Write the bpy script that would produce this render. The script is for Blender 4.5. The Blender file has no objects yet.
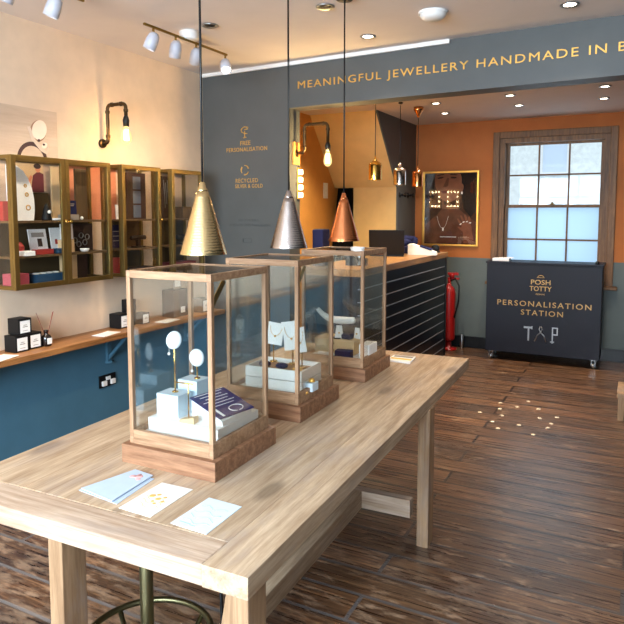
import bpy, bmesh, math, random
from mathutils import Vector, Matrix
random.seed(7)
S = bpy.context.scene
COL = S.collection
PI = math.pi

# ------------------------------------------------------------------ materials
def s2l(c):
    c = c / 255.0
    return c / 12.92 if c <= 0.04045 else ((c + 0.055) / 1.055) ** 2.4
def rgb(r, g, b): return (s2l(r), s2l(g), s2l(b), 1.0)

class NT:
    def __init__(s, name):
        s.m = bpy.data.materials.new(name); s.m.use_nodes = True
        s.t = s.m.node_tree; s.t.nodes.clear()
        s.out = s.n('ShaderNodeOutputMaterial')
    def n(s, typ, **kw):
        nd = s.t.nodes.new(typ)
        for k, v in kw.items():
            if k.startswith('i_'):
                key = k[2:]
                key = int(key) if key.isdigit() else key.replace('_', ' ')
                nd.inputs[key].default_value = v
            else: setattr(nd, k, v)
        return nd
    def l(s, a, b): s.t.links.new(a, b)
    def bsdf(s, rough=0.5, metal=0.0, spec=0.5, color=None, **kw):
        b = s.n('ShaderNodeBsdfPrincipled')
        b.inputs['Roughness'].default_value = rough; b.inputs['Metallic'].default_value = metal
        b.inputs['Specular IOR Level'].default_value = spec
        if color: b.inputs['Base Color'].default_value = color
        s.l(b.outputs[0], s.out.inputs[0]); return b
    def coords(s, scale=(1, 1, 1), rot=(0, 0, 0), kind='Object'):
        tc = s.n('ShaderNodeTexCoord'); mp = s.n('ShaderNodeMapping')
        mp.inputs['Scale'].default_value = scale; mp.inputs['Rotation'].default_value = rot
        s.l(tc.outputs[kind], mp.inputs['Vector']); return mp.outputs[0]
    def noise(s, vec, scale=5, detail=4, rough=0.55):
        n = s.n('ShaderNodeTexNoise'); n.inputs['Scale'].default_value = scale
        n.inputs['Detail'].default_value = detail; n.inputs['Roughness'].default_value = rough
        if vec: s.l(vec, n.inputs['Vector'])
        return n.outputs['Fac']
    def ramp(s, fac, stops):
        r = s.n('ShaderNodeValToRGB'); e = r.color_ramp.elements
        e[0].position, e[0].color = stops[0]; e[1].position, e[1].color = stops[-1]
        for p, c in stops[1:-1]:
            q = e.new(p); q.color = c
        s.l(fac, r.inputs[0]); return r.outputs[0]
    def mix(s, fac, a, b, mode='MIX'):
        m = s.n('ShaderNodeMix', data_type='RGBA', blend_type=mode)
        for v, i in ((fac, 0), (a, 6), (b, 7)):
            if hasattr(v, 'is_output'): s.l(v, m.inputs[i])
            else: m.inputs[i].default_value = v
        return m.outputs[2]
    def math(s, op, a, b=0.0, clamp=False):
        m = s.n('ShaderNodeMath', operation=op, use_clamp=clamp)
        for v, i in ((a, 0), (b, 1)):
            if hasattr(v, 'is_output'): s.l(v, m.inputs[i])
            else: m.inputs[i].default_value = v
        return m.outputs[0]
    def bump(s, h, b, strength=0.2, dist=0.01):
        n = s.n('ShaderNodeBump'); n.inputs['Strength'].default_value = strength
        n.inputs['Distance'].default_value = dist
        s.l(h, n.inputs['Height']); s.l(n.outputs[0], b.inputs['Normal'])

def paint(name, c, rough=0.6, spec=0.4, var=0.06, bump=0.05, nscale=6):
    t = NT(name); b = t.bsdf(rough, 0, spec); v = t.coords()
    f = t.noise(v, nscale, 4)
    d = tuple(x * (1 - var) for x in c[:3]) + (1,); u = tuple(min(1, x * (1 + var)) for x in c[:3]) + (1,)
    t.l(t.ramp(f, [(0.3, d), (0.7, u)]), b.inputs['Base Color'])
    if bump: t.bump(t.noise(v, 180, 2), b, bump, 0.002)
    return t.m
def metal(name, c, rough=0.3, bump=0.0, bscale=60, kind='noise'):
    t = NT(name); b = t.bsdf(rough, 1.0, 0.5); v = t.coords()
    f = t.noise(v, 9, 3)
    t.l(t.ramp(f, [(0.25, tuple(x * 0.82 for x in c[:3]) + (1,)), (0.75, c)]), b.inputs['Base Color'])
    if bump:
        if kind == 'hammer':
            vo = t.n('ShaderNodeTexVoronoi'); vo.inputs['Scale'].default_value = bscale
            t.l(v, vo.inputs['Vector']); h = vo.outputs['Distance']
        else: h = t.noise(v, bscale, 3)
        if kind == 'hammer':
            wv = t.n('ShaderNodeTexWave', bands_direction='Z'); wv.inputs['Scale'].default_value = 32; wv.inputs['Distortion'].default_value = 2.5; wv.inputs['Detail Scale'].default_value = 3
            t.l(v, wv.inputs['Vector']); h = t.math('ADD', t.math('MULTIPLY', h, .6), t.math('MULTIPLY', wv.outputs['Fac'], .5))
        t.bump(h, b, bump, 0.004)
    return t.m
def wood(name, c1, c2, axis='x', rough=0.5, scale=1.0, knots=True, island=True, spec=0.35, bump=0.15, aged=False):
    t = NT(name); b = t.bsdf(rough, 0, spec)
    st = {'x': (1.2, 14, 14), 'y': (14, 1.2, 14), 'z': (14, 14, 1.2)}[axis]
    v = t.coords(tuple(q * scale for q in st))
    if island:
        g = t.n('ShaderNodeNewGeometry'); cb = t.n('ShaderNodeVectorMath', operation='MULTIPLY_ADD')
        cx = t.n('ShaderNodeCombineXYZ')
        for i in range(3): t.l(g.outputs['Random Per Island'], cx.inputs[i])
        t.l(cx.outputs[0], cb.inputs[0]); cb.inputs[1].default_value = (37, 53, 71); t.l(v, cb.inputs[2]); v = cb.outputs[0]
    f = t.noise(v, 2.2, 6, 0.62)
    fine = t.noise(v, 9, 3, 0.7)
    f2 = t.math('ADD', t.math('MULTIPLY', f, 0.75), t.math('MULTIPLY', fine, 0.25))
    col = t.ramp(f2, [(0.36, c1), (0.52, tuple((x + y) / 2 for x, y in zip(c1, c2))), (0.66, c2)])
    if island:
        rr = t.n('ShaderNodeMapRange'); rr.inputs['To Min'].default_value = 0.86; rr.inputs['To Max'].default_value = 1.1
        t.l(g.outputs['Random Per Island'], rr.inputs[0])
        hs = t.n('ShaderNodeHueSaturation'); t.l(rr.outputs[0], hs.inputs['Value']); t.l(col, hs.inputs['Color']); col = hs.outputs[0]
    if knots:
        kv = t.coords({'x': (2.0, 5.5, 5.5), 'y': (5.5, 2.0, 5.5), 'z': (5.5, 5.5, 2.0)}[axis])
        vo = t.n('ShaderNodeTexVoronoi', voronoi_dimensions='2D'); vo.inputs['Scale'].default_value = 0.55; t.l(kv, vo.inputs['Vector'])
        kf = t.ramp(vo.outputs['Distance'], [(0.055, (1, 1, 1, 1)), (0.11, (0, 0, 0, 1))])
        col = t.mix(t.math('MULTIPLY', kf, 0.6), col, tuple(x * 0.28 for x in c1[:3]) + (1,))
    if aged:
        av = t.coords({'x': (1.5, 5, 5), 'y': (5, 1.5, 5), 'z': (5, 5, 1.5)}[axis])
        ag = t.noise(av, 1.3, 6, 0.7)
        col = t.mix(t.math('MULTIPLY', t.ramp(ag, [(0.50, (0, 0, 0, 1)), (0.66, (1, 1, 1, 1))]), 0.45), col, rgb(158, 146, 140))
        lv = t.coords({'x': (0.8, 60, 60), 'y': (60, 0.8, 60), 'z': (60, 60, 0.8)}[axis])
        ln = t.noise(lv, 1.6, 4, 0.6)
        col = t.mix(t.math('MULTIPLY', t.ramp(ln, [(0.55, (0, 0, 0, 1)), (0.70, (1, 1, 1, 1))]), 0.42), col, rgb(104, 74, 52))
    t.l(col, b.inputs['Base Color'])
    t.bump(f2, b, bump, 0.004)
    return t.m
def glass(name, tint=(1, 1, 1, 1), base=0.05, edge=0.55):
    t = NT(name)
    tr = t.n('ShaderNodeBsdfTransparent'); tr.inputs[0].default_value = tint
    gl = t.n('ShaderNodeBsdfGlossy'); gl.inputs['Roughness'].default_value = 0.02
    lw = t.n('ShaderNodeLayerWeight'); lw.inputs['Blend'].default_value = 0.5
    f = t.math('POWER', lw.outputs['Facing'], 3.0)
    f = t.math('ADD', t.math('MULTIPLY', f, edge), base, True)
    mx = t.n('ShaderNodeMixShader'); t.l(f, mx.inputs[0]); t.l(tr.outputs[0], mx.inputs[1]); t.l(gl.outputs[0], mx.inputs[2])
    t.l(mx.outputs[0], t.out.inputs[0]); return t.m
def emit(name, c, strength):
    t = NT(name); e = t.n('ShaderNodeEmission'); e.inputs[0].default_value = c; e.inputs[1].default_value = strength
    t.l(e.outputs[0], t.out.inputs[0]); return t.m
def plain(name, c, rough=0.5, spec=0.5, metal_=0.0):
    t = NT(name); b = t.bsdf(rough, metal_, spec); f = t.noise(t.coords(), 25, 2)
    t.l(t.ramp(f, [(0.3, tuple(x * 0.95 for x in c[:3]) + (1,)), (0.7, c)]), b.inputs['Base Color']); return t.m

def floor_material():
    t = NT('worn_dark_floorboards'); b = t.bsdf(0.3, 0, 0.85); b.inputs['Coat Weight'].default_value = .4; b.inputs['Coat Roughness'].default_value = .3
    v = t.coords()
    br = t.n('ShaderNodeTexBrick', offset=0.37, squash=1.0)
    br.inputs['Scale'].default_value = 1.0; br.inputs['Brick Width'].default_value = 2.7
    br.inputs['Row Height'].default_value = 0.185; br.inputs['Mortar Size'].default_value = 0.010
    br.inputs['Mortar Smooth'].default_value = 0.3; br.inputs['Bias'].default_value = 0.0
    br.inputs['Color1'].default_value = (0, 0, 0, 1); br.inputs['Color2'].default_value = (1, 1, 1, 1)
    br.inputs['Mortar'].default_value = (0.5, 0.5, 0.5, 1)
    t.l(v, br.inputs['Vector'])
    shift = t.n('ShaderNodeVectorMath', operation='MULTIPLY_ADD'); t.l(br.outputs['Color'], shift.inputs[0])
    shift.inputs[1].default_value = (9, 3, 0)
    gv = t.coords((0.8, 26, 1)); t.l(gv, shift.inputs[2])
    grain = t.noise(shift.outputs[0], 2.4, 7, 0.65)
    col = t.ramp(grain, [(0.31, rgb(36, 24, 18)), (0.43, rgb(76, 52, 36)), (0.53, rgb(110, 80, 55)), (0.66, rgb(160, 124, 88))])
    bv = t.ramp(br.outputs['Color'], [(0.0, (0.55, 0.53, 0.52, 1)), (1.0, (1.2, 1.08, 1.0, 1))])
    col = t.mix(1.0, col, bv, 'MULTIPLY')
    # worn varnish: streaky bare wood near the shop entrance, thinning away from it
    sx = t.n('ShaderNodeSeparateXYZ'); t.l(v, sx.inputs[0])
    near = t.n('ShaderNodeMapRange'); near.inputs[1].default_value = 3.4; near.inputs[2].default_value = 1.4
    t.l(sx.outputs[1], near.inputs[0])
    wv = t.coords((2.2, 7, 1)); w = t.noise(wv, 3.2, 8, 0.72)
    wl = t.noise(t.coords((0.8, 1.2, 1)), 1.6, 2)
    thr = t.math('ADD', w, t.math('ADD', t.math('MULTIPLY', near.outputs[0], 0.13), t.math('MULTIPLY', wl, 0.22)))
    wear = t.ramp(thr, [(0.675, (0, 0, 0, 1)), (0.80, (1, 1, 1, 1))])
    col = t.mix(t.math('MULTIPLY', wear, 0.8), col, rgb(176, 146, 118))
    # table's shade and some old stain, put into the colour as dark patches
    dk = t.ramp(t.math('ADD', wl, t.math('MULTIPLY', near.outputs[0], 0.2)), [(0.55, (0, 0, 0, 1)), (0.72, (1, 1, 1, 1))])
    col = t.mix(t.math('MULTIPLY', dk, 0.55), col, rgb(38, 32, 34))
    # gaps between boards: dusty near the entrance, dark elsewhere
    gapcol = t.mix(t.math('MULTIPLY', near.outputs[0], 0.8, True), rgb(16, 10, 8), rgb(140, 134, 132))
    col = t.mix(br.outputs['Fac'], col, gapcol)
    t.l(col, b.inputs['Base Color'])
    r = t.n('ShaderNodeMapRange'); r.inputs[3].default_value = 0.18; r.inputs[4].default_value = 0.40
    t.l(grain, r.inputs[0]); t.l(t.math('ADD', r.outputs[0], t.math('MULTIPLY', wear, 0.2)), b.inputs['Roughness'])
    h = t.math('SUBTRACT', grain, t.math('MULTIPLY', br.outputs['Fac'], 1.2))
    t.bump(h, b, 0.35, 0.006)
    return t.m

M = dict(
    cream=paint('cream_wall_paint', rgb(222, 198, 172), 0.7, 0.25),
    teal=paint('teal_wall_paint', rgb(70, 112, 134), 0.55, 0.35),
    grey=paint('charcoal_wall_paint', rgb(76, 79, 79), 0.5, 0.4),
    orange=paint('burnt_orange_paint', rgb(176, 104, 52), 0.65, 0.25),
    ochre=paint('ochre_paint', rgb(206, 146, 76), 0.65, 0.25),
    beige=paint('beige_paint', rgb(222, 188, 126), 0.65, 0.25),
    dado=paint('grey_green_dado_paint', rgb(92, 100, 97), 0.55, 0.35),
    ceil=paint('ceiling_paint', rgb(222, 212, 206), 0.8, 0.2, 0.02),
    skirt=plain('black_gloss_paint', rgb(11, 12, 15), 0.35, .35),
    lampwhite=plain('lamp_white_enamel', rgb(186, 188, 198), 0.4),
    white=plain('white_paint', rgb(232, 230, 226), 0.45),
    whitecard=plain('white_card', rgb(236, 236, 234), 0.6, 0.3),
    paleblue=plain('pale_blue_card', rgb(182, 200, 220), 0.6, 0.3),
    powder=plain('powder_white_card', rgb(206, 222, 232), 0.6, 0.3),
    navy=paint('navy_paint', rgb(11, 14, 28), 0.5, 0.3, 0.05, 0.02),
    navyfab=plain('navy_cloth', rgb(28, 32, 70), 0.8, 0.2),
    indigo=plain('indigo_card', rgb(34, 28, 92), 0.5, 0.3),
    black=plain('black_plastic', rgb(9, 9, 10), 0.4, 0.3),
    blackcard=plain('black_card', rgb(9, 10, 13), 0.5, .3),
    dark=plain('dark_void_cloth', rgb(8, 8, 9), 0.9, 0.1),
    gold=plain('gold_lettering_foil', rgb(222, 172, 84), 0.35, 0.5, 0.55),
    golddull=plain('dull_gold_lettering', rgb(172, 136, 82), 0.4, 0.5, 0.5),
    goldframe=metal('gilt_frame', rgb(226, 172, 84), 0.4),
    brass=metal('aged_brass', rgb(150, 122, 62), 0.42),
    olive=metal('antique_brass_profile', rgb(138, 116, 68), 0.46, 0.1),
    brasscone=metal('hammered_brass', rgb(232, 206, 152), 0.2, 0.12, 110, 'hammer'),
    silvercone=metal('hammered_silver', rgb(196, 188, 184), 0.24, 0.13, 140, 'hammer'),
    coppercone=metal('hammered_copper', rgb(226, 142, 92), 0.26, 0.12, 120, 'hammer'),
    brassmet=metal('polished_brass', rgb(226, 184, 96), 0.14),
    silvermet=metal('polished_chrome', rgb(205, 203, 200), 0.12),
    coppermet=metal('polished_copper', rgb(222, 150, 90), 0.16),
    steel=metal('brushed_steel', rgb(180, 182, 184), 0.3),
    alu=plain('slat_aluminium', rgb(176, 184, 194), 0.35, 0.5, 0.3),
    pipe=metal('dark_bronze_pipe', rgb(80, 62, 42), 0.42),
    ironstool=metal('olive_steel_tube', rgb(128, 124, 92), 0.38),
    table=wood('bleached_pine_table_y', rgb(154, 128, 100), rgb(206, 184, 156), 'y', 0.5, aged=True),
    tablex=wood('bleached_pine_table_x', rgb(160, 134, 110), rgb(204, 184, 164), 'x', 0.55, aged=True),
    tleg=wood('bleached_pine_leg', rgb(134, 104, 76), rgb(178, 146, 112), 'z', 0.55, knots=False, aged=True),
    casez=wood('case_oak_upright', rgb(128, 97, 70), rgb(178, 143, 112), 'z', 0.5, 1.6, knots=False),
    casex=wood('case_oak_rail', rgb(128, 97, 70), rgb(178, 143, 112), 'x', 0.5, 1.6, knots=False),
    plinth=wood('case_plinth_oak', rgb(112, 76, 54), rgb(164, 124, 94), 'x', 0.5, 1.4),
    shelf=wood('oak_shelf', rgb(116, 74, 40), rgb(176, 124, 74), 'y', 0.42, 1.2, knots=False),
    ctop=wood('counter_oak', rgb(120, 84, 52), rgb(178, 134, 86), 'y', 0.35, 1.0, knots=False),
    sash=wood('stained_window_timber', rgb(84, 56, 32), rgb(136, 97, 58), 'z', 0.5, 1.4, knots=False),
    floor=floor_material(),
    glass=glass('clear_case_glass', (0.97, 0.985, 0.98, 1), 0.075, 0.55),
    topglass=glass('case_top_glass', (0.95, 0.97, 0.965, 1), 0.08, 0.75),
    cabglass=glass('cabinet_glass', (0.97, 0.97, 0.96, 1), 0.03, 0.35),
    winglass=glass('window_glass', (0.95, 0.98, 1, 1), 0.012, 0.3),
    mirrorbulb=emit('mirror_bulb_glow', (1.0, 0.82, 0.50, 1), 14),
    bulbglow=emit('warm_filament_glow', (1.0, 0.72, 0.36, 1), 14),
    lampglow=emit('warm_led_glow', (1.0, 0.86, 0.68, 1), 14),
    dimled=emit('soft_warm_glow', (1.0, 0.8, 0.5, 1), 4),
    red=plain('extinguisher_red', rgb(160, 22, 20), 0.35),
    redcard=plain('red_card', rgb(160, 48, 42), 0.6),
    pinkbox=plain('dusky_pink_card', rgb(168, 70, 84), 0.6),
    bluebox=plain('petrol_blue_card', rgb(24, 62, 92), 0.6),
    darkwood=wood('dark_oak_board', rgb(70, 52, 32), rgb(104, 80, 50), 'z', 0.55, 1.2, knots=False),
    cabback=paint('olive_brown_backing', rgb(70, 55, 32), 0.6, 0.3),
    sand=paint('sand_board', rgb(208, 178, 136), 0.65, 0.3),
    skin=paint('skin_tone_print', rgb(214, 138, 104), 0.55, 0.35, 0.12, 0, 9),
    maroon=plain('maroon_print', rgb(104, 34, 46), 0.6),
    hair=plain('dark_brown_print', rgb(50, 28, 22), 0.6),
    pearl=plain('pearl', rgb(240, 236, 226), 0.2, 0.6),
    pebble=plain('white_pebble', rgb(228, 236, 240), 0.5),
    facade=paint('pale_stone_facade', rgb(226, 228, 224), 0.8, 0.2, 0.12, 0.1, 12),
    brownreed=plain('reed', rgb(140, 70, 56), 0.7),
    amber=plain('dark_amber_bottle', rgb(24, 18, 16), 0.12, 0.6),
    tile=plain('grey_print', rgb(150, 144, 138), 0.6),
)
def frost():
    t = NT('frosted_pane'); 
    rf = t.n('ShaderNodeBsdfRefraction'); rf.inputs['Roughness'].default_value = 0.35; rf.inputs['IOR'].default_value = 1.12
    rf.inputs[0].default_value = (0.72, 0.84, .93, 1)
    tl = t.n('ShaderNodeBsdfTranslucent'); tl.inputs[0].default_value = (0.74, 0.84, .93, 1)
    mx = t.n('ShaderNodeMixShader'); mx.inputs[0].default_value = 0.5
    t.l(rf.outputs[0], mx.inputs[1]); t.l(tl.outputs[0], mx.inputs[2]); t.l(mx.outputs[0], t.out.inputs[0]); return t.m
M['frost'] = frost()
def bulbglass():
    t = NT('amber_lit_bulb_glass'); tr = t.n('ShaderNodeBsdfTransparent'); tr.inputs[0].default_value = (1, .9, .7, 1)
    e = t.n('ShaderNodeEmission'); e.inputs[0].default_value = (1, .68, .28, 1); e.inputs[1].default_value = 1.6
    mx = t.n('ShaderNodeMixShader'); mx.inputs[0].default_value = .5
    t.l(tr.outputs[0], mx.inputs[1]); t.l(e.outputs[0], mx.inputs[2]); t.l(mx.outputs[0], t.out.inputs[0]); return t.m
M['bulbglass'] = bulbglass()

def poster_print():
    # portrait print: soft warm blotches on dark brown
    t = NT('dark_portrait_print'); b = t.bsdf(0.06, 0, 0.6); v = t.coords()
    f = t.noise(v, 5, 5)
    t.l(t.ramp(f, [(0.35, rgb(44, 26, 20)), (0.6, rgb(74, 46, 36)), (0.75, rgb(92, 58, 44))]), b.inputs['Base Color']); return t.m
M['portrait'] = poster_print()
M['portskin'] = paint('portrait_skin_print', rgb(98, 60, 44), 0.1, 0.6, 0.22, 0, 9)
M['portskin2'] = paint('portrait_lit_skin_print', rgb(132, 82, 60), 0.1, 0.6, 0.2, 0, 9)
M['porthair'] = plain('portrait_hair_print', rgb(40, 32, 31), 0.08, 0.6)
M['portlip'] = plain('portrait_lip_print', rgb(104, 48, 42), 0.1, 0.6)

# ------------------------------------------------------------------ mesh builder
class MB:
    def __init__(s): s.b = bmesh.new()
    def _mi(s, faces, mi, smooth=False):
        for f in faces: f.material_index = mi; f.smooth = smooth
    def box(s, x0, x1, y0, y1, z0, z1, bev=0.0, mi=0, mat=None):
        r = bmesh.ops.create_cube(s.b, size=1.0)['verts']
        for v in r: v.co = Vector(((x0 + x1) / 2 + v.co.x * (x1 - x0), (y0 + y1) / 2 + v.co.y * (y1 - y0), (z0 + z1) / 2 + v.co.z * (z1 - z0)))
        fs = set(f for v in r for f in v.link_faces); s._mi(fs, mi)
        if bev:
            es = set(e for v in r for e in v.link_edges)
            q = bmesh.ops.bevel(s.b, geom=list(es), offset=bev, segments=2, profile=0.6, affect='EDGES')
            s._mi(q['faces'], mi); r = list(set(v for f in q['faces'] for v in f.verts) | set(v for v in r if v.is_valid))
        if mat is not None: bmesh.ops.transform(s.b, matrix=mat, verts=[v for v in r if v.is_valid])
        return s
    def obox(s, c, size, rot=(0, 0, 0), bev=0.0, mi=0):
        m = Matrix.Translation(c) @ Matrix.Rotation(rot[2], 4, 'Z') @ Matrix.Rotation(rot[1], 4, 'Y') @ Matrix.Rotation(rot[0], 4, 'X')
        a, b_, c_ = (q / 2 for q in size)
        return s.box(-a, a, -b_, b_, -c_, c_, bev, mi, m)
    def beam(s, p, q, w, h, bev=0.0, mi=0):
        p = Vector(p); q = Vector(q); d = q - p
        m = Matrix.Translation((p + q) / 2) @ d.to_track_quat('Z', 'Y').to_matrix().to_4x4()
        return s.box(-w / 2, w / 2, -h / 2, h / 2, -d.length / 2, d.length / 2, bev, mi, m)
    def lathe(s, prof, n=32, c=(0, 0, 0), axis='z', mi=0, smooth=True, mat=None):
        rings = []; allv = []
        for r, z in prof:
            if r < 1e-6: ring = [s.b.verts.new((0, 0, z))]
            else: ring = [s.b.verts.new((r * math.cos(2 * PI * k / n), r * math.sin(2 * PI * k / n), z)) for k in range(n)]
            rings.append(ring); allv += ring
        fs = []
        for a, b_ in zip(rings, rings[1:]):
            for k in range(n):
                j = (k + 1) % n
                if len(a) == 1 and len(b_) == 1: break
                if len(a) == 1: fs.append(s.b.faces.new((a[0], b_[j], b_[k])))
                elif len(b_) == 1: fs.append(s.b.faces.new((a[k], a[j], b_[0])))
                else: fs.append(s.b.faces.new((a[k], a[j], b_[j], b_[k])))
        s._mi(fs, mi, smooth)
        m = Matrix.Translation(c)
        if axis == 'x': m = m @ Matrix.Rotation(PI / 2, 4, 'Y')
        if axis == 'y': m = m @ Matrix.Rotation(-PI / 2, 4, 'X')
        if mat is not None: m = mat
        bmesh.ops.transform(s.b, matrix=m, verts=allv)
        return s
    def cyl(s, c, r, h, n=24, axis='z', mi=0, bev=0.0):
        e = min(r, h) * 0.12 if bev == 0 else bev
        return s.lathe([(0, 0), (r - e, 0), (r, e), (r, h - e), (r - e, h), (0, h)], n, c, axis, mi)
    def tube(s, pts, r, n=12, mi=0, closed=False, cap=True):
        pts = [Vector(p) for p in pts]; N = len(pts); rings = []; up = None
        for i, p in enumerate(pts):
            if closed: d = pts[(i + 1) % N] - pts[i - 1]
            else: d = pts[min(i + 1, N - 1)] - pts[max(i - 1, 0)]
            d.normalize()
            if up is None:
                up = Vector((0, 0, 1)) if abs(d.z) < 0.9 else Vector((1, 0, 0))
            a = d.cross(up).normalized(); up = a.cross(d).normalized()
            rr = r[i] if isinstance(r, (list, tuple)) else r
            rings.append([s.b.verts.new(p + (a * math.cos(2 * PI * k / n) + up * math.sin(2 * PI * k / n)) * rr) for k in range(n)])
        fs = []
        R = list(zip(rings, rings[1:])) + ([(rings[-1], rings[0])] if closed else [])
        for a, b_ in R:
            for k in range(n):
                j = (k + 1) % n; fs.append(s.b.faces.new((a[k], a[j], b_[j], b_[k])))
        if cap and not closed:
            fs.append(s.b.faces.new(rings[0][::-1])); fs.append(s.b.faces.new(rings[-1]))
        s._mi(fs, mi, True); return s
    def prism(s, pts, p0, p1, axis='x', mi=0):
        # polygon pts extruded along axis from p0 to p1
        def mk(a, b_, c): return {'x': (c, a, b_), 'y': (a, c, b_), 'z': (a, b_, c)}[axis]
        A = [s.b.verts.new(mk(a, b_, p0)) for a, b_ in pts]; B = [s.b.verts.new(mk(a, b_, p1)) for a, b_ in pts]
        fs = [s.b.faces.new(A), s.b.faces.new(B[::-1])]
        n = len(pts)
        for k in range(n): fs.append(s.b.faces.new((A[k], B[k], B[(k + 1) % n], A[(k + 1) % n])))
        s._mi(fs, mi); return s
    def sphere(s, c, r, sc=(1, 1, 1), mi=0, seg=20):
        r_ = bmesh.ops.create_uvsphere(s.b, u_segments=seg, v_segments=max(8, seg // 2), radius=r)['verts']
        for v in r_: v.co = Vector((c[0] + v.co.x * sc[0], c[1] + v.co.y * sc[1], c[2] + v.co.z * sc[2]))
        s._mi(set(f for v in r_ for f in v.link_faces), mi, True); return s
    def frame(s, a0, a1, b0, b1, w, p0, p1, plane='yz', bev=0.0, mi=0):
        # rectangular frame in a plane, profile width w, depth p0..p1 along the third axis
        def bx(u0, u1, v0, v1):
            if plane == 'yz': s.box(p0, p1, u0, u1, v0, v1, bev, mi)
            if plane == 'xz': s.box(u0, u1, p0, p1, v0, v1, bev, mi)
            if plane == 'xy': s.box(u0, u1, v0, v1, p0, p1, bev, mi)
        bx(a0, a0 + w, b0, b1); bx(a1 - w, a1, b0, b1); bx(a0 + w, a1 - w, b0, b0 + w); bx(a0 + w, a1 - w, b1 - w, b1); return s
    def text(s, body, width, height, mat, depth=0.003, offset=0.0, mi=0, spacing=1.0):
        cu = bpy.data.curves.new('lettering_source', 'FONT'); cu.body = body; cu.align_x = 'CENTER'; cu.offset = offset
        cu.resolution_u = 3; cu.space_character = spacing
        ob = bpy.data.objects.new('lettering_source', cu); COL.objects.link(ob)
        me = bpy.data.meshes.new_from_object(ob.evaluated_get(bpy.context.evaluated_depsgraph_get()))
        bpy.data.objects.remove(ob); bpy.data.curves.remove(cu)
        xs = [v.co.x for v in me.vertices]; ys = [v.co.y for v in me.vertices]
        cx, cy = (min(xs) + max(xs)) / 2, (min(ys) + max(ys)) / 2
        kx, ky = width / (max(xs) - min(xs)), height / (max(ys) - min(ys))
        base = [s.b.verts.new(((v.co.x - cx) * kx, (v.co.y - cy) * ky, depth)) for v in me.vertices]
        fs = []
        for p in me.polygons:
            try: fs.append(s.b.faces.new([base[i] for i in p.vertices]))
            except ValueError: pass
        low = {}
        new = list(base)
        edges = {}
        for p in me.polygons:
            vs = list(p.vertices)
            for a, b_ in zip(vs, vs[1:] + vs[:1]): edges[(a, b_)] = 1
        for (a, b_) in list(edges):
            if (b_, a) in edges: continue
            for q in (a, b_):
                if q not in low:
                    low[q] = s.b.verts.new((base[q].co.x, base[q].co.y, 0)); new.append(low[q])
            try: fs.append(s.b.faces.new((base[b_], base[a], low[a], low[b_])))
            except ValueError: pass
        s._mi(fs, mi); bmesh.ops.transform(s.b, matrix=mat, verts=new); bpy.data.meshes.remove(me); return s
    def build(s, name, mats, parent=None, loc=(0, 0, 0), rot=(0, 0, 0), recalc=True):
        if recalc: bmesh.ops.recalc_face_normals(s.b, faces=s.b.faces[:])
        me = bpy.data.meshes.new(name); s.b.to_mesh(me); s.b.free()
        for m in (mats if isinstance(mats, (list, tuple)) else [mats]): me.materials.append(M[m] if isinstance(m, str) else m)
        o = bpy.data.objects.new(name, me); COL.objects.link(o); o.location = loc; o.rotation_euler = rot
        if parent: o.parent = parent
        return o

def tag(o, label, cat, group=None):
    o['label'] = label; o['category'] = cat
    if group: o['group'] = group
    return o
def thing(name, label, cat, loc=(0, 0, 0), rz=0.0, group=None):
    o = bpy.data.objects.new(name, None); COL.objects.link(o); o.location = loc; o.rotation_euler = (0, 0, rz)
    o.empty_display_size = 0.1
    return tag(o, label, cat, group)
def solo(name, mb, mats, label, cat, loc=(0, 0, 0), rot=(0, 0, 0), group=None):
    return tag(mb.build(name, mats, None, loc, rot), label, cat, group)
def struct(name, mb, mats, parent=None):
    o = mb.build(name, mats, parent)
    if not parent: o['kind'] = 'structure'
    return o
def copy_tree(o, parent=None):
    c = o.copy(); COL.objects.link(c)
    if parent: c.parent = parent
    for ch in list(o.children): copy_tree(ch, c)
    return c
FACE_FRONT = Matrix.Rotation(PI / 2, 4, 'X')                                   # text upright, facing -y
FACE_RIGHT = Matrix.Rotation(PI / 2, 4, 'Z') @ Matrix.Rotation(PI / 2, 4, 'X')  # text upright, facing +x

# ------------------------------------------------------------------ room dimensions
XL, XR = -3.26, 1.9
YF, YB = -1.7, 7.65
ZC, ZC2 = 2.78, 2.72
YP = 4.33          # plane of the grey panel at the left wall (it runs in slightly askew)
SK = -0.058        # its slope along x

struct('floor', MB().box(-3.5, XR + .1, YF - .1, YB + .12, -0.1, 0), 'floor')
c = MB().box(-3.5, XR + .1, YF - .1, 4.42, ZC, ZC + .12)
struct('ceiling', c, 'ceil')
struct('ceiling_alcove', MB().box(-3.5, XR + .1, 4.38, YB + .12, ZC2, ZC2 + .12), 'ceil')
w = MB().box(XL - .14, XL, YF - .1, 4.36, 0.83, ZC, 0, 0).box(XL - .14, XL, YF - .1, 4.36, 0, 0.83, 0, 1)
struct('wall_left', w, ['cream', 'teal'])
struct('wall_right', MB().box(XR, XR + .12, YF - .1, YB + .1, 0, ZC), 'grey')
# street wall behind the viewpoint, with the shop window it lights the room through
w = MB().box(XL - .1, XR + .1, YF - .12, YF, 0, 0.45).box(XL - .1, XR + .1, YF - .12, YF, 2.6, ZC)
w.box(XL - .1, -2.9, YF - .12, YF, .45, 2.6).box(1.6, XR + .1, YF - .12, YF, .45, 2.6)
struct('wall_front', w, 'cream')
w = MB().frame(-2.9, 1.6, .45, 2.6, .07, YF - .09, YF - .03, 'xz')
for x in (-1.4, 0.1): w.box(x - .03, x + .03, YF - .09, YF - .03, .52, 2.53)
w.box(-2.83, 1.53, YF - .085, YF - .035, 2.0, 2.05)
win = struct('window_2', w, 'white')
MB().box(-2.83, 1.53, YF - .064, YF - .058, .52, 2.53).build('pane', 'winglass', win)

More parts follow.
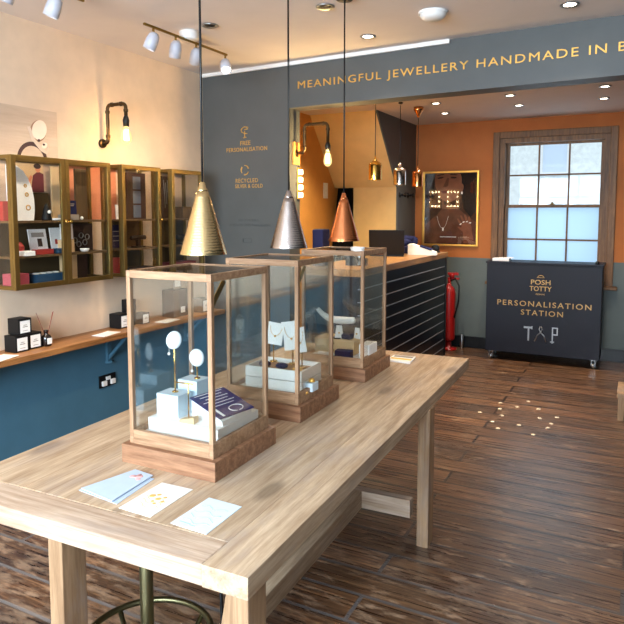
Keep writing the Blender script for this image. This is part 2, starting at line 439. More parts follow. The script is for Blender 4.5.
# back wall with window opening
WX0, WX1, WZ0, WZ1 = -1.44, -0.32, 0.9, 2.47
w = MB()
for (x0, x1, z0, z1, mi) in ((-3.5, WX0, 1.1, ZC2, 0), (WX1, XR + .1, 1.1, ZC2, 0), (WX0, WX1, WZ1, ZC2, 0), (WX0, WX1, 0, WZ0, 1), (-3.5, WX0, 0, 1.1, 1), (WX1, XR + .1, 0, 1.1, 1)):
    w.box(x0, x1, YB, YB + .25, z0, z1, 0, mi)
struct('wall_back', w, ['orange', 'dado'])
struct('baseboard_back', MB().box(-2.5, XR, YB - .022, YB, 0, 0.14, .004), 'skirt')

# divider: grey panel on the left, lintel across, one continuous piece; slightly askew
def dy(x): return SK * (x - XL)
w = MB()
TH = 0.17
def slab(x0, x1, z0, z1):
    w.prism([(x0, YP + dy(x0)), (x1, YP + dy(x1)), (x1, YP + TH + dy(x1)), (x0, YP + TH + dy(x0))], z0, z1, 'z')
slab(XL, -2.41, 0, 2.44); slab(XL, XR, 2.44, ZC)
# lettering on the divider
div = struct('wall_divider', w, 'grey')
ang = math.atan(SK)
def on_panel(x, z): return Matrix.Translation((x, YP + dy(x), z)) @ Matrix.Rotation(ang, 4, 'Z') @ FACE_FRONT
t = MB().text('MEANINGFUL JEWELLERY HANDMADE IN B', 2.23, .07, on_panel(-1.215, 2.594), .006, .0, 0, 1.2)
t.build('lettering', 'gold', div)
p = MB()
p.text('FREE', .10, .033, on_panel(-2.825, 2.20), .002, .002)
p.text('PERSONALISATION', .40, .032, on_panel(-2.815, 2.15), .002, .0, 0, 1.12)
p.text('RECYCLED', .22, .032, on_panel(-2.815, 1.902), .002, .0, 0, 1.1)
p.text('SILVER & GOLD', .27, .030, on_panel(-2.795, 1.858), .002, .0, 0, 1.1)
p.build('panel_lettering', 'gold', div)
p = MB()
# hand-stamp icon and recycling ring above the words
m = on_panel(-2.83, 2.275)
for pts, r in (([(-.02, .045, .003), (-.034, .03, .003), (-.03, .012, .003), (0, 0, .003), (.026, -.002, .003)], .004), ([(-.02, .045, .003), (.0, .052, .003), (.034, .046, .003), (.03, .034, .003), (.0, .03, .003)], .004), ([(0, .02, .003), (0, -.03, .003)], .004), ([(-.014, -.034, .003), (.016, -.03, .003)], .004)):
    p.tube([m @ Vector(q) for q in pts], r, 6)
m = on_panel(-2.83, 1.985)
for a0 in (0.3, 2.4, 4.5):
    p.tube([m @ Vector((.037 * math.cos(a0 + k * .2), .037 * math.sin(a0 + k * .2), .003)) for k in range(8)], [.006 - .0004 * k for k in range(8)], 6)
p.build('icons', 'gold', div)
p = MB()
p.text('RECYCLABLE', .20, .022, on_panel(-2.80, 1.585), .0015, .004)
p.text('& PLASTIC FREE PACKAGING', .40, .022, on_panel(-2.79, 1.545), .0015, .004)
p.frame(-2.86, -2.77, 1.40, 1.44, .008, YP + dy(-2.8) - .002, YP + dy(-2.8) + .002, 'xz')
p.build('faint_lettering', plain('dull_grey_lettering', rgb(66, 70, 70), 0.45), div)
# white cable trunking along the ceiling edge
t = MB(); t.obox(((XL - 1.14) / 2, YP + dy(-2.2) - .012, ZC - .014), (2.1, .022, .028), (0, 0, ang), .003)
struct('trim_1', t, 'white')

# alcove: orange side wall, under-stair block, dark doorway
struct('wall_alcove', MB().box(-3.42, -3.30, 4.36, YB, 0, ZC2), 'ochre')
w = MB().prism([(6.33, ZC2), (6.985, 1.94), (7.0, 1.94), (7.0, 0), (YB, 0), (YB, ZC2)], -2.52, -2.50, 'x', 0)
w.prism([(6.33, ZC2), (6.985, 1.94), (7.06, 1.94), (7.06, ZC2)], -3.30, -2.52, 'x', 1)
w.box(-3.06, -2.52, 7.0, 7.06, 0, 1.94, 0, 1)
w.box(-3.30, -2.52, 7.4, 7.45, 0, ZC2, 0, 2)
struct('wall_understair', w, ['grey', 'beige', 'skirt'])
for k, (y, x) in enumerate(((7.12, -2.50), (7.38, -2.50))):
    pass
for y, lb in ((7.07, 'black round coat hook on the grey stair side, beside the beige cupboard panel'), (7.36, 'black round coat hook on the grey stair side, beside the gilt-framed portrait')):
    o = solo('coat_hook', MB().lathe([(0, 0), (.035, 0), (.035, .008), (.014, .014), (.012, .05), (.026, .058), (.03, .07), (.02, .082), (0, .085)], 20, (0, 0, 0), 'x'), 'black', lb, 'hook', (-2.50, y, 1.85))

# dark curtain in the doorway below the stairs
cm = MB(); pts = []
n = 22
top = [(-3.24 + .175 * k / n, 6.95 + .012 * math.sin(k * 1.7)) for k in range(n + 1)]
A = [cm.b.verts.new((x, y, 1.93)) for x, y in top]; B = [cm.b.verts.new((-3.27 + .20 * k / n, 6.55 + .38 * k / n + .015 * math.sin(k * 1.7), .02)) for k in range(n + 1)]
for k in range(n): cm._mi([cm.b.faces.new((A[k], A[k + 1], B[k + 1], B[k]))], 0, True)
o = solo('door_curtain', cm, 'dark', 'black curtain hanging in the doorway under the stairs beside the beige cupboard panel', 'curtain')
sm = o.modifiers.new('thick', 'SOLIDIFY'); sm.thickness = .008

# light switch on the ochre wall
t = thing('light_switch', 'white double light switch on the ochre alcove wall next to the black curtain', 'switch', (-3.30, 6.72, 1.90))
MB().box(0, .01, -.055, .055, -.09, .09, .003).build('plate', 'white', t)
for z in (-.04, .04): MB().box(.009, .016, -.02, .02, z - .022, z + .022, .003).build('rocker', 'whitecard', t)

# ------------------------------------------------------------------ back window
w = MB()
# architrave proud of the wall, splayed lining, sash box
w.frame(-1.556, -0.236, .82, 2.575, .075, YB - .03, YB + .01, 'xz', .006)
w.frame(-1.49, -0.30, .86, 2.515, .07, YB - .005, YB + .2, 'xz')
win = struct('window_1', w, 'sash')
MB().box(-1.60, -.19, YB - .10, YB + .02, .80, .835, .006).build('window_sill', 'sash', win)
def sash(z0, z1, y0, y1, rows, mat, fw=.035):
    x0, x1 = -1.42, -0.37
    b = MB().frame(x0, x1, z0, z1, fw, y0, y1, 'xz', .002)
    gx = (x1 - x0 - 2 * fw) / 3; gz = (z1 - z0 - 2 * fw) / rows
    for k in (1, 2): b.box(x0 + fw + gx * k - .009, x0 + fw + gx * k + .009, y0 + .005, y1 - .005, z0 + fw, z1 - fw)
    for k in range(1, rows): b.box(x0 + fw, x1 - fw, y0 + .005, y1 - .005, z0 + fw + gz * k - .009, z0 + fw + gz * k + .009)
    s = b.build('sash', 'sash', win)
    MB().box(x0 + fw, x1 - fw, (y0 + y1) / 2 - .003, (y0 + y1) / 2 + .003, z0 + fw, z1 - fw).build('pane', mat, s)
    return s
sash(1.70, 2.455, YB + .10, YB + .14, 2, 'winglass')
s = sash(.93, 1.735, YB + .055, YB + .095, 2, 'frost')
MB().lathe([(0, 0), (.03, 0), (.03, .006), (.012, .012), (.01, .03), (0, .032)], 16, (-.895, YB + .055, 1.735)).build('catch', 'brass', win)
# building across the lane, seen through the clear upper panes
b = MB().box(-6, 4, 12.0, 12.5, -1, 9)
ext = thing('neighbour_building', 'pale stone building across the lane seen through the upper window panes', 'building', (0, 0, 0))
b.build('wall', 'facade', ext)
for x in (-3.1, -1.62, .3):
    f = MB().frame(x, x + .5, 2.3, 4.2, .05, 11.95, 12.01, 'xz').build('window', 'white', ext)
    MB().box(x + .05, x + .45, 11.985, 11.995, 2.35, 4.15).build('pane', plain('dull_blue_glass', rgb(206, 218, 232), .5), f)

# ------------------------------------------------------------------ main table
TB = thing('display_table', 'long bleached pine table with thick top in the middle of the shop', 'table', (-.817, 1.244, 0), math.radians(1.7))
Lx, Ly, tz0, tz1 = -1.185, 2.58, .697, .757
b = MB(); nb = 5
xs_ = [Lx, -.93, -.665, -.40, -.138, 0]
for k in range(nb):
    x0, x1 = xs_[k], xs_[k + 1]
    b.box(x0 + .0002, x1 - .0002, .118 if k < 4 else -.006, Ly, tz0, tz1, .0022, 0)
b.build('tabletop', 'table', TB)
b = MB().box(Lx, -.1385, -.004, .117, tz0, tz1, .005)
b.build('end_board', 'tablex', TB)
LX0, LX1, LY0, LY1 = -.69, -.035, .05, 1.66
for (x, y) in ((LX1, LY0), (LX0, LY0), (LX1 + .04, LY1), (LX0 + .04, LY1)):
    MB().box(x - .058, x, y, y + .095, 0, tz0, .004).build('leg', 'tleg', TB)
for y in (LY0 + .02, LY1 + .02):
    MB().box(LX0, LX1 - .058, y, y + .055, .125, .215, .004).build('end_rail', 'tablex', TB)
MB().box(-.41, -.35, LY0 + .075, LY1 + .02, .125, .215, .004).build('centre_rail', 'table', TB)
MB().beam((-.12, .16, .70), (-.215, .16, .17), .07, .03, .003).build('brace', 'tleg', TB)

# ------------------------------------------------------------------ glass display cases
def make_case(name_label, x0, y0, rz, latch):
    T = thing('display_case', name_label, 'display case', (x0, y0, .757), rz, 'glass display cases on the table')
    W = .405; H = .69
    MB().box(0, W, 0, W, 0, .068, .003).build('plinth', 'plinth', T)
    i = .021; p = .017
    b = MB()
    b.frame(i, W - i, i, W - i, p, .068, .118, 'xy', .002)
    b.build('base_rail', 'casex', T)
    b = MB().frame(i, W - i, i, W - i, p, H - .026, H, 'xy', .002)
    b.build('top_rail', 'casex', T)
    for (x, y) in ((i, i), (W - i - p, i), (i, W - i - p), (W - i - p, W - i - p)):
        MB().box(x, x + p, y, y + p, .118, H - .026, .002).build('post', 'casez', T)
    g0, g1 = i + p, W - i - p
    MB().box(g0, g1, i + .009, i + .012, .118, H - .026).build('glass_pane', 'glass', T)
    MB().box(g0, g1, W - i - .012, W - i - .009, .118, H - .026).build('glass_pane', 'glass', T)
    MB().box(i + .009, i + .012, g0, g1, .118, H - .026).build('glass_pane', 'glass', T)
    MB().box(W - i - .012, W - i - .009, g0, g1, .118, H - .026).build('glass_pane', 'glass', T)
    MB().box(g0 - .004, g1 + .004, g0 - .004, g1 + .004, H - .010, H - .004).build('glass_top', 'topglass', T)
    MB().box(g0, g1, g0, g1, .069, .098, .002).build('base_board', 'whitecard', T)
    if latch:
        b = MB().beam((W - i - .02, i + .025, H - .115), (W - i - .02, i + .105, H - .03), .003, .022)
        b.build('corner_stay', 'brassmet', T)
    return T
CZ = .757 + .098
c1 = make_case('square oak and glass display case under the brass cone lamp, nearest the paper cards', -1.616, 1.640, math.radians(.8), True)
c2 = make_case('square oak and glass display case under the silver cone lamp, middle of the three', -1.648, 2.290, math.radians(1.0), True)
c3 = make_case('square oak and glass display case under the copper cone lamp, next to the counter', -1.650, 3.005, math.radians(1.5), False)
b = MB().lathe([(0, 0), (.011, 0), (.013, .006), (.006, .02), (.016, .03), (.019, .045), (.012, .058), (0, .062)], 16, (.35, .05, .615))
b.build('latch', 'steel', c3)

# contents of the first case
solo('display_block', MB().box(-.155, .155, -.12, .14, 0, .050, .002), 'whitecard', 'low wide white block on the floor of the case under the brass lamp', 'block', (-1.41, 1.845, CZ))
solo('display_riser', MB().box(-.05, .05, -.04, .04, 0, .082, .002), 'powder', 'squarish white riser on the low white block, holding the taller earring stand', 'block', (-1.505, 1.80, CZ + .0502))
solo('display_riser', MB().box(-.045, .045, -.04, .04, 0, .112, .002), 'powder', 'taller white riser on the low white block, holding the shorter earring stand', 'block', (-1.492, 1.90, CZ + .0502))
def earring_stand(label, loc, h, rz, tilt):
    T = thing('earring_stand', label, 'earring stand', loc, rz, 'pebble earring stands in the first case')
    MB().cyl((0, 0, 0), .012, .004).build('foot', 'brassmet', T)
    MB().cyl((0, 0, .004), .0032, h - .02, 10).build('rod', 'brassmet', T)
    m = Matrix.Translation((0, -.006, h)) @ Matrix.Rotation(tilt, 4, 'Y') @ Matrix.Rotation(PI / 2, 4, 'X')
    d = MB()
    rr = [1 + .06 * math.sin(2 * 2 * PI * k / 28 + 1.0) for k in range(28)]
    rings = []
    for q, z in ((0, -.007), (.7, -.007), (.95, -.004), (1, 0), (.95, .004), (.7, .007), (0, .007)):
        if q == 0: rings.append([d.b.verts.new((0, 0, z))])
        else: rings.append([d.b.verts.new((.027 * q * rr[k] * math.cos(2 * PI * k / 28), .036 * q * rr[k] * math.sin(2 * PI * k / 28), z)) for k in range(28)])
    for a, b_ in zip(rings, rings[1:]):
        for k in range(28):
            j = (k + 1) % 28
            f = (a[0], b_[j], b_[k]) if len(a) == 1 else ((a[k], a[j], b_[0]) if len(b_) == 1 else (a[k], a[j], b_[j], b_[k]))
            d._mi([d.b.faces.new(f)], 0, True)
    bmesh.ops.transform(d.b, matrix=m, verts=d.b.verts[:])
    d.build('pebble', 'pebble', T)
    e = MB().sphere((-.016, -.018, h - .048), .0055).tube([(-.016, -.016, h - .044), (-.016, -.017, h - .02)], .001, 6)
    e.build('pearl_earring', 'pearl', T)
    return T
earring_stand('taller brass stand with a white pebble disc and pearl earring', (-1.50, 1.80, CZ + .1324), .195, .5, .12)
earring_stand('shorter brass stand with a white pebble disc leaning right, beside the taller one', (-1.475, 1.90, CZ + .1624), .082, .5, -.25)
T = thing('ring_bar', 'small brass T bar on a wooden foot before the white risers', 'jewellery stand', (-1.395, 1.745, CZ + .0502), .1)
MB().prism([(-.03, 0), (.03, 0), (.03, .024), (-.03, .010)], -.016, .016, 'y').build('wooden_foot', 'sand', T)
MB().cyl((0, 0, .012), .0022, .128, 10).build('post', 'brassmet', T); MB().cyl((-.055, 0, .14), .003, .075, 12, 'x').build('bar', 'brassmet', T)
# sloped block carrying the navy card
sl = MB()
Lp, Tp, Rp, Bp = [Vector(q) for q in ((-1.425, 1.800, .966), (-1.410, 1.965, .976), (-1.252, 1.930, .932), (-1.262, 1.762, .922))]
zb = CZ + .0504
vt = [sl.b.verts.new(q) for q in (Lp, Tp, Rp, Bp)]; vb = [sl.b.verts.new((q.x, q.y, zb)) for i_, q in enumerate((Lp, Tp, Rp, Bp))]
sl.b.faces.new(vt); sl.b.faces.new(vb[::-1])
for k in range(4): sl.b.faces.new((vt[k], vb[k], vb[(k + 1) % 4], vt[(k + 1) % 4]))
solo('sloped_block', sl, 'whitecard', 'white block with a sloping top under the navy jewellery card', 'block')
ex = (Bp - Lp).normalized(); ey0 = (Tp - Lp); nz = ex.cross(ey0).normalized(); ey = nz.cross(ex)
cm = (Lp + Tp + Rp + Bp) / 4 + nz * .0035
MX = Matrix(((ex.x, ey.x, nz.x, cm.x), (ex.y, ey.y, nz.y, cm.y), (ex.z, ey.z, nz.z, cm.z), (0, 0, 0, 1)))
T = thing('jewellery_card', 'navy card with white print lying on the sloped white block', 'card', (0, 0, 0))
MB().box(-.086, .086, -.082, .082, -.002, .002, 0, 0, MX).build('card', 'indigo', T)
pr = MB()
for k in range(6): pr.box(-.078 + .018 * k, -.075 + .018 * k, -.068 + .012 * (k % 3), .062 - .016 * (k % 2), .0022, .003, 0, 0, MX)
pr.tube([MX @ Vector((.055 + .02 * math.cos(a), .02 + .03 * math.sin(a), .003)) for a in [k * .4 for k in range(16)]], .0016, 6)
pr.box(.03, .08, -.062, -.052, .0022, .003, 0, 0, MX)
pr.build('print', 'whitecard', T)

# contents of the second case
for k, (z, lb) in enumerate(((0, 'white-painted wooden crate on the floor of the silver-lamp case, bottom of the pair'), (.05, 'white-painted wooden crate on top of the other in the silver-lamp case'))):
    b = MB()
    b.box(-.145, .145, -.10, -.09, 0, .047, .002).box(-.145, .145, .09, .10, 0, .047, .002).box(-.145, -.135, -.09, .09, 0, .047, .002).box(.135, .145, -.09, .09, 0, .047, .002)
    b.box(-.135, .135, -.09, .09, .002, .012)
    T = thing('wooden_crate', lb, 'crate', (-1.435, 2.49, CZ + z), .02, 'white crates in the middle case'); b.build('crate_box', 'whitecard', T)
solo('jewellery_tray', MB().box(-.115, .115, -.06, .06, 0, .02, .003), 'shelf', 'flat wooden tray resting in the top white crate', 'tray', (-1.43, 2.50, CZ + .0622))
for (x, lb) in ((-.075, 'navy velvet cushion on the wooden tray at the left end'), (.015, 'navy velvet cushion in the middle of the wooden tray')):
    solo('velvet_cushion', MB().sphere((0, 0, .014), .03, (1, .8, .45)), 'navyfab', lb, 'cushion', (-1.44 + x, 2.455, CZ + .0825))
solo('gold_bangle', MB().tube([(.022 * math.cos(a), .022 * math.sin(a), .004) for a in [k * 2 * PI / 20 for k in range(20)]], .004, 8, closed=True), 'gold', 'gold bangle lying at the right end of the wooden tray', 'bangle', (-1.345, 2.46, CZ + .0825))
def necklace_card(label, loc, w_, h_, up_, rz, lean, roll=0.0):
    T = thing('necklace_stand', label, 'necklace stand', loc, rz, 'white necklace stands in the middle case')
    m = Matrix.Translation((0, 0, up_)) @ Matrix.Rotation(roll, 4, 'Y') @ Matrix.Rotation(lean, 4, 'X')
    b = MB(); prof = [(-w_ * .5, 0), (w_ * .5, 0), (w_ * .47, h_ * .55), (w_ * .52, h_), (w_ * .2, h_ * .985), (-w_ * .2, h_ * .985), (-w_ * .52, h_), (-w_ * .47, h_ * .55)]
    b.prism(prof, -.004, .004, 'y'); bmesh.ops.transform(b.b, matrix=m, verts=b.b.verts[:]); b.build('bust_panel', 'whitecard', T)
    MB().cyl((0, .012, .004), .003, up_ + h_ * .4, 10).cyl((0, .012, 0), .018, .005).build('rod', 'brassmet', T)
    b = MB(); n = 9
    b.tube([m @ Vector((w_ * .36 * math.cos(PI + PI * k / n), -.006, h_ * .82 + h_ * .42 * math.sin(PI + PI * k / n))) for k in range(n + 1)], .0012, 6).sphere(m @ Vector((0, -.007, h_ * .38)), .005)
    b.build('necklace', 'gold', T)
    return T
necklace_card('white necklace stand at the left of the middle case, tilted over the crates', (-1.525, 2.55, CZ + .062 + .0205), .078, .105, .085, .5, -.15, .18)
necklace_card('tall white necklace stand in the centre of the middle case', (-1.42, 2.55, CZ + .062 + .0205), .075, .135, .07, .5, -.12, -.12)
necklace_card('short white necklace stand at the right of the middle case, beside the corner post', (-1.345, 2.50, CZ + .0825), .05, .115, .075, .4, -.08, -.15)
solo('ring_box', MB().box(-.018, .018, -.03, .03, 0, .038, .003), 'powder', 'small white ring box beside the white crates', 'box', (-1.272, 2.46, CZ))
solo('gold_charm', MB().lathe([(0, 0), (.012, 0), (.014, .006), (.009, .016), (0, .018)], 16), 'gold', 'gold charm sitting on the small white ring box', 'jewellery', (-1.272, 2.46, CZ + .0382))
solo('gold_charm', MB().lathe([(0, 0), (.014, 0), (.016, .004), (.01, .01), (0, .011)], 16), 'gold', 'gold charm on the white floor at the front right of the middle case', 'jewellery', (-1.275, 2.40, CZ))

# contents of the third case
T = thing('jewellery_chest', 'pale wooden chest of trays in the case under the copper lamp', 'chest', (-1.50, 3.24, CZ), .03)
MB().box(-.12, .12, -.075, .075, 0, .085, .003).build('body', 'sand', T)
for z in (.008, .046): 
    d = MB().box(-.112, .112, -.08, -.07, z, z + .033, .002).build('drawer', 'sand', T)
    MB().sphere((0, -.084, z + .016), .006).build('knob', 'brass', d)
b = MB(); n = 18; pts = []
for k in range(n + 1):
    u = k / n; pts.append((-.125 + .225 * u, 0, .095 + .07 * (1 - u) ** 4 - .005 + .018 * u))
T = thing('necklace_bust', 'white horn-shaped necklace display curving above the wooden chest', 'necklace stand', (-1.49, 3.20, CZ + .085), .05)
b.tube(pts, [.006 + .015 * math.sin(PI * min(1, .12 + .62 * k / n)) for k in range(n + 1)], 14); b.build('bust', 'whitecard', T)
MB().cyl((0, 0, 0), .005, .085, 10).cyl((0, 0, 0), .03, .006).build('stand', 'black', T)
solo('ring_cushion', MB().box(-.03, .03, -.025, .025, 0, .03, .01), 'navyfab', 'navy velvet ring cushion on the wooden chest under the white horn display', 'cushion', (-1.43, 3.20, CZ + .0855))
for (x, y, z, h, rz, lb) in ((-1.475, 3.185, CZ + .0855, .075, .3, 'white pendant stand on the wooden chest in front of the horn display'), (-1.385, 3.235, CZ + .0855, .06, -.4, 'slim white pendant stand at the right end of the wooden chest')):
    T = thing('pendant_stand', lb, 'pendant stand', (x, y, z), rz)
    MB().prism([(-.025, 0), (.025, 0), (.015, h), (-.015, h)], -.004, .004, 'y').build('panel', 'whitecard', T)
    MB().sphere((0, -.006, h * .45), .005).build('pendant', 'gold', T)
solo('ring_box', MB().box(-.045, .045, -.028, .028, 0, .048, .005), 'navyfab', 'navy ring box at the front of the case under the copper lamp', 'box', (-1.40, 3.085, CZ), (0, 0, .1))
solo('display_block', MB().box(-.03, .03, -.06, .06, 0, .075, .003), 'whitecard', 'upright white block by the right glass of the copper-lamp case', 'block', (-1.305, 3.20, CZ))
solo('jewellery_roll', MB().cyl((-.02, 0, .012), .012, .09, 16, 'x'), 'white', 'small white roll lying beside the navy ring box', 'jewellery', (-1.54, 3.10, CZ))
# rope coil on the third case
b = MB(); pts = []
for k in range(60):
    a = k * .42; pts.append((.03 * math.cos(a) * (1 + .2 * math.sin(k)), .022 * math.sin(a), .008 + .014 * (0.5 + .5 * math.sin(k * .31))))
solo('cable_coil', b.tube(pts, .0055, 8), 'white', 'small coil of white cord lying on top of the copper-lamp case', 'cord', (-1.31, 3.055, 1.4415))

# ------------------------------------------------------------------ cards on the table
def card(label, pts, mats, z, parts, group=None, name='paper_card', th=.0015):
    cx = sum(p[0] for p in pts) / 4; cy = sum(p[1] for p in pts) / 4
    T = thing(name, label, 'card', (cx, cy, z), 0, group)
    q = [(x - cx, y - cy) for x, y in pts]
    MB().prism(q, 0, th, 'z').build('sheet', mats, T)
    def uv(u, v):
        a, b_, c_, d_ = [Vector((x, y, 0)) for x, y in q]
        return a * (1 - u) * (1 - v) + b_ * (1 - u) * v + c_ * u * v + d_ * u * (1 - v)
    if parts: parts(T, uv, th)
    return T
TZ = .7572
blue = [(-1.565, 1.406), (-1.515, 1.600), (-1.428, 1.590), (-1.409, 1.384)]
def prints_rose(T, uv, th):
    b = MB()
    for (u, v, r) in ((.45, .78, .012), (.62, .83, .015), (.75, .75, .009), (.55, .88, .008)):
        p = uv(u, v); b.lathe([(0, th), (r, th), (r * .9, th + .0006), (0, th + .0006)], 12, (p.x, p.y, 0))
    b.build('print', plain('rose_print', rgb(226, 176, 176), .6), T)
card('pale blue paper leaflet underneath the other one in the pile on the table', [(x + .006, y - .012) for x, y in [(-1.575, 1.412), (-1.51, 1.59), (-1.418, 1.59), (-1.395, 1.395)]], 'paleblue', TZ, None, None, 'paper_leaflet')
card('pale blue leaflet with a pink printed flower, on top of the pile on the table', blue, 'paleblue', TZ + .0035, prints_rose, None, 'paper_leaflet', .003)
def prints_gold(T, uv, th):
    b = MB()
    for (u, v, r) in ((.3, .55, .011), (.42, .62, .008), (.55, .5, .010), (.66, .58, .007), (.5, .4, .006), (.74, .45, .007), (.62, .35, .006)):
        p = uv(u, v); b.lathe([(0, th), (r, th), (r * .8, th + .0005), (0, th + .0005)], 10, (p.x, p.y, 0))
    for k in range(3):
        b.tube([uv(.15 + .1 * i, .25 + .12 * k + .05 * math.sin(i * 1.3 + k)) + Vector((0, 0, th)) for i in range(8)], .0009, 5)
    b.build('print', plain('gold_print', rgb(222, 178, 92), .5), T)
card('white card with gold botanical print, middle of the three cards on the table', [(-1.366, 1.368), (-1.369, 1.567), (-1.245, 1.572), (-1.240, 1.366)], plain('ivory_card', rgb(226, 227, 222), .55, .3), TZ, prints_gold)
def prints_blue(T, uv, th):
    b = MB()
    for k in range(4):
        b.tube([uv(.12 + .09 * i, .2 + .17 * k + .05 * math.sin(i * 1.1 + k * 2)) + Vector((0, 0, th)) for i in range(9)], .0012, 5)
    for (u, v) in ((.2, .12), (.35, .12), (.5, .1)):
        p = uv(u, v); b.obox((p.x, p.y, th), (.02, .004, .0008))
    b.build('print', plain('soft_blue_print', rgb(150, 184, 210), .6), T)
card('pale card with soft blue print nearest the table corner', [(-1.165, 1.366), (-1.164, 1.549), (-1.038, 1.545), (-1.034, 1.361)], 'powder', TZ, prints_blue)
def prints_far(T, uv, th):
    b = MB()
    for v0, v1 in ((.3, .52),):
        q = [uv(.05, v0), uv(.05, v1), uv(.95, v1), uv(.95, v0)]
        b.prism([(p.x, p.y) for p in q], th, th + .0008, 'z')
    b.build('band', plain('yellow_band', rgb(228, 190, 84), .6), T)
    b = MB(); q = [uv(.08, .68), uv(.08, .92), uv(.92, .92), uv(.92, .68)]; b.prism([(p.x, p.y) for p in q], th, th + .0008, 'z')
    b.build('photo', 'tile', T)
card('thick white booklet with a yellow band near the far end of the table', [(-1.316, 3.528), (-1.325, 3.673), (-1.186, 3.684), (-1.169, 3.52)], 'whitecard', TZ, prints_far, None, 'booklet', .008)

# ------------------------------------------------------------------ stool and cable under the table
T = thing('swivel_stool', 'olive steel swivel stool with round foot ring pushed under the table', 'stool', (-1.385, 1.5, 0), .3)
MB().cyl((0, 0, .05), .022, .59, 20).build('pole', 'ironstool', T)
MB().lathe([(0, .635), (.15, .635), (.165, .645), (.165, .675), (.15, .688), (0, .69)], 32).build('seat', 'darkwood', T)
MB().tube([(.21 * math.cos(a), .21 * math.sin(a), .25) for a in [k * 2 * PI / 48 for k in range(48)]], .011, 10, closed=True).build('foot_ring', 'ironstool', T)
for k in range(4):
    a = k * PI / 2 + .9
    MB().tube([(.02 * math.cos(a), .02 * math.sin(a), .16), (.12 * math.cos(a), .12 * math.sin(a), .12), (.21 * math.cos(a), .21 * math.sin(a), .25 - .005)], .009, 8).build('spoke', 'ironstool', T)
    MB().tube([(.0 * math.cos(a), .0 * math.sin(a), .07), (.14 * math.cos(a), .14 * math.sin(a), .055), (.22 * math.cos(a), .22 * math.sin(a), .012)], .013, 8).build('leg', 'ironstool', T)
solo('power_cable', MB().tube([(0, 0, .70), (.005, .003, .5), (.012, .0, .3), (.0, .01, .1), (-.02, .03, .008), (-.1, .1, .006)], .005, 8), 'black', 'black power cable hanging under the near edge of the table', 'cable', (-1.02, 1.40, 0))

# ------------------------------------------------------------------ cone pendants
def cone_pendant(label, x, y, mat, zb=1.492):
    T = thing('pendant_lamp', label, 'pendant lamp', (x, y, 0), 0, 'cone pendants over the display table')
    h = .225; r0, r1 = .085, .021
    prof = [(r0, zb), (r0, zb + .0005)] + [(r0 + (r1 - r0) * k / 10, zb + h * k / 10) for k in range(1, 11)] + [(r1, zb + h), (r1 - .004, zb + h + .003), (r1 - .005, zb + h - .002), (r0 - .004, zb)]
    MB().lathe(prof + [prof[0]], 48).build('lamp_shade', mat, T)
    MB().lathe([(0, zb + h - .004), (r1, zb + h - .002), (r1 * .9, zb + h + .006), (.014, zb + h + .012), (.010, zb + h + .03), (.005, zb + h + .034), (0, zb + h + .034)], 20).build('cap', mat, T)
    MB().cyl((0, 0, zb + h + .03), .0042, ZC - .02 - (zb + h + .03), 8).build('cord', 'black', T)
    MB().lathe([(0, ZC - .025), (.04, ZC - .025), (.045, ZC - .02), (.045, ZC), (0, ZC)], 24).build('ceiling_rose', 'black', T)
    bm = MB().lathe([(0, zb + .06), (.018, zb + .065), (.026, zb + .085), (.02, zb + .12), (.012, zb + .14), (.012, zb + .2), (0, zb + .2)], 20)
    bm.build('bulb', 'dimled', T)
    return T
cone_pendant('hammered brass cone lamp on a black cord over the nearest case', -1.392, 1.84, 'brasscone', 1.499)
cone_pendant('hammered silver cone lamp on a black cord over the middle case', -1.405, 2.49, 'silvercone', 1.489)
cone_pendant('hammered copper cone lamp on a black cord over the case by the counter', -1.42, 3.12, 'coppercone', 1.494)

# ------------------------------------------------------------------ small cylinder pendants over the counter
def jar_pendant(label, x, y, mat, zb, h, r, rose=False):
    T = thing('pendant_lamp', label, 'pendant lamp', (x, y, 0), 0, 'jar pendants over the counter')
    zt = zb + h
    out = [(r, zb), (r, zt - .045), (r * .92, zt - .022), (r * .45, zt - .006), (r * .32, zt)]
    ins = [(r * .28, zt - .01), (r * .88, zt - .03), (r - .004, zt - .05), (r - .004, zb)]
    MB().lathe(out + ins + [out[0]], 40).build('lamp_shade', mat, T)
    MB().lathe([(0, zt - .012), (r * .32, zt - .01), (r * .3, zt + .012), (r * .14, zt + .022), (.006, zt + .045), (0, zt + .045)], 20).build('cap', mat, T)
    MB().cyl((0, 0, zt + .04), .004, ZC2 - .03 - zt - .04, 8).build('cord', 'black', T)
    if not rose: MB().cyl((0, 0, ZC2 - .012), .022, .012, 20).build('ceiling_rose', 'black', T)
    else: MB().lathe([(0, ZC2 - .11), (.012, ZC2 - .105), (.03, ZC2 - .06), (.05, ZC2 - .03), (.05, ZC2), (0, ZC2)], 24).build('ceiling_rose', mat, T)
    MB().sphere((0, 0, zb + .055), .03, (1, 1, 1.2)).build('bulb', 'bulbglow', T)
    return T
jar_pendant('small polished brass jar lamp hanging before the beige stair slope', -2.108, 5.3, 'brassmet', 1.934, .17, .058)
jar_pendant('small chrome jar lamp hanging before the grey stair side', -2.125, 6.0, 'silvermet', 1.918, .175, .062)
jar_pendant('small polished copper jar lamp next to the framed portrait', -2.055, 6.35, 'coppermet', 1.912, .175, .056, True)

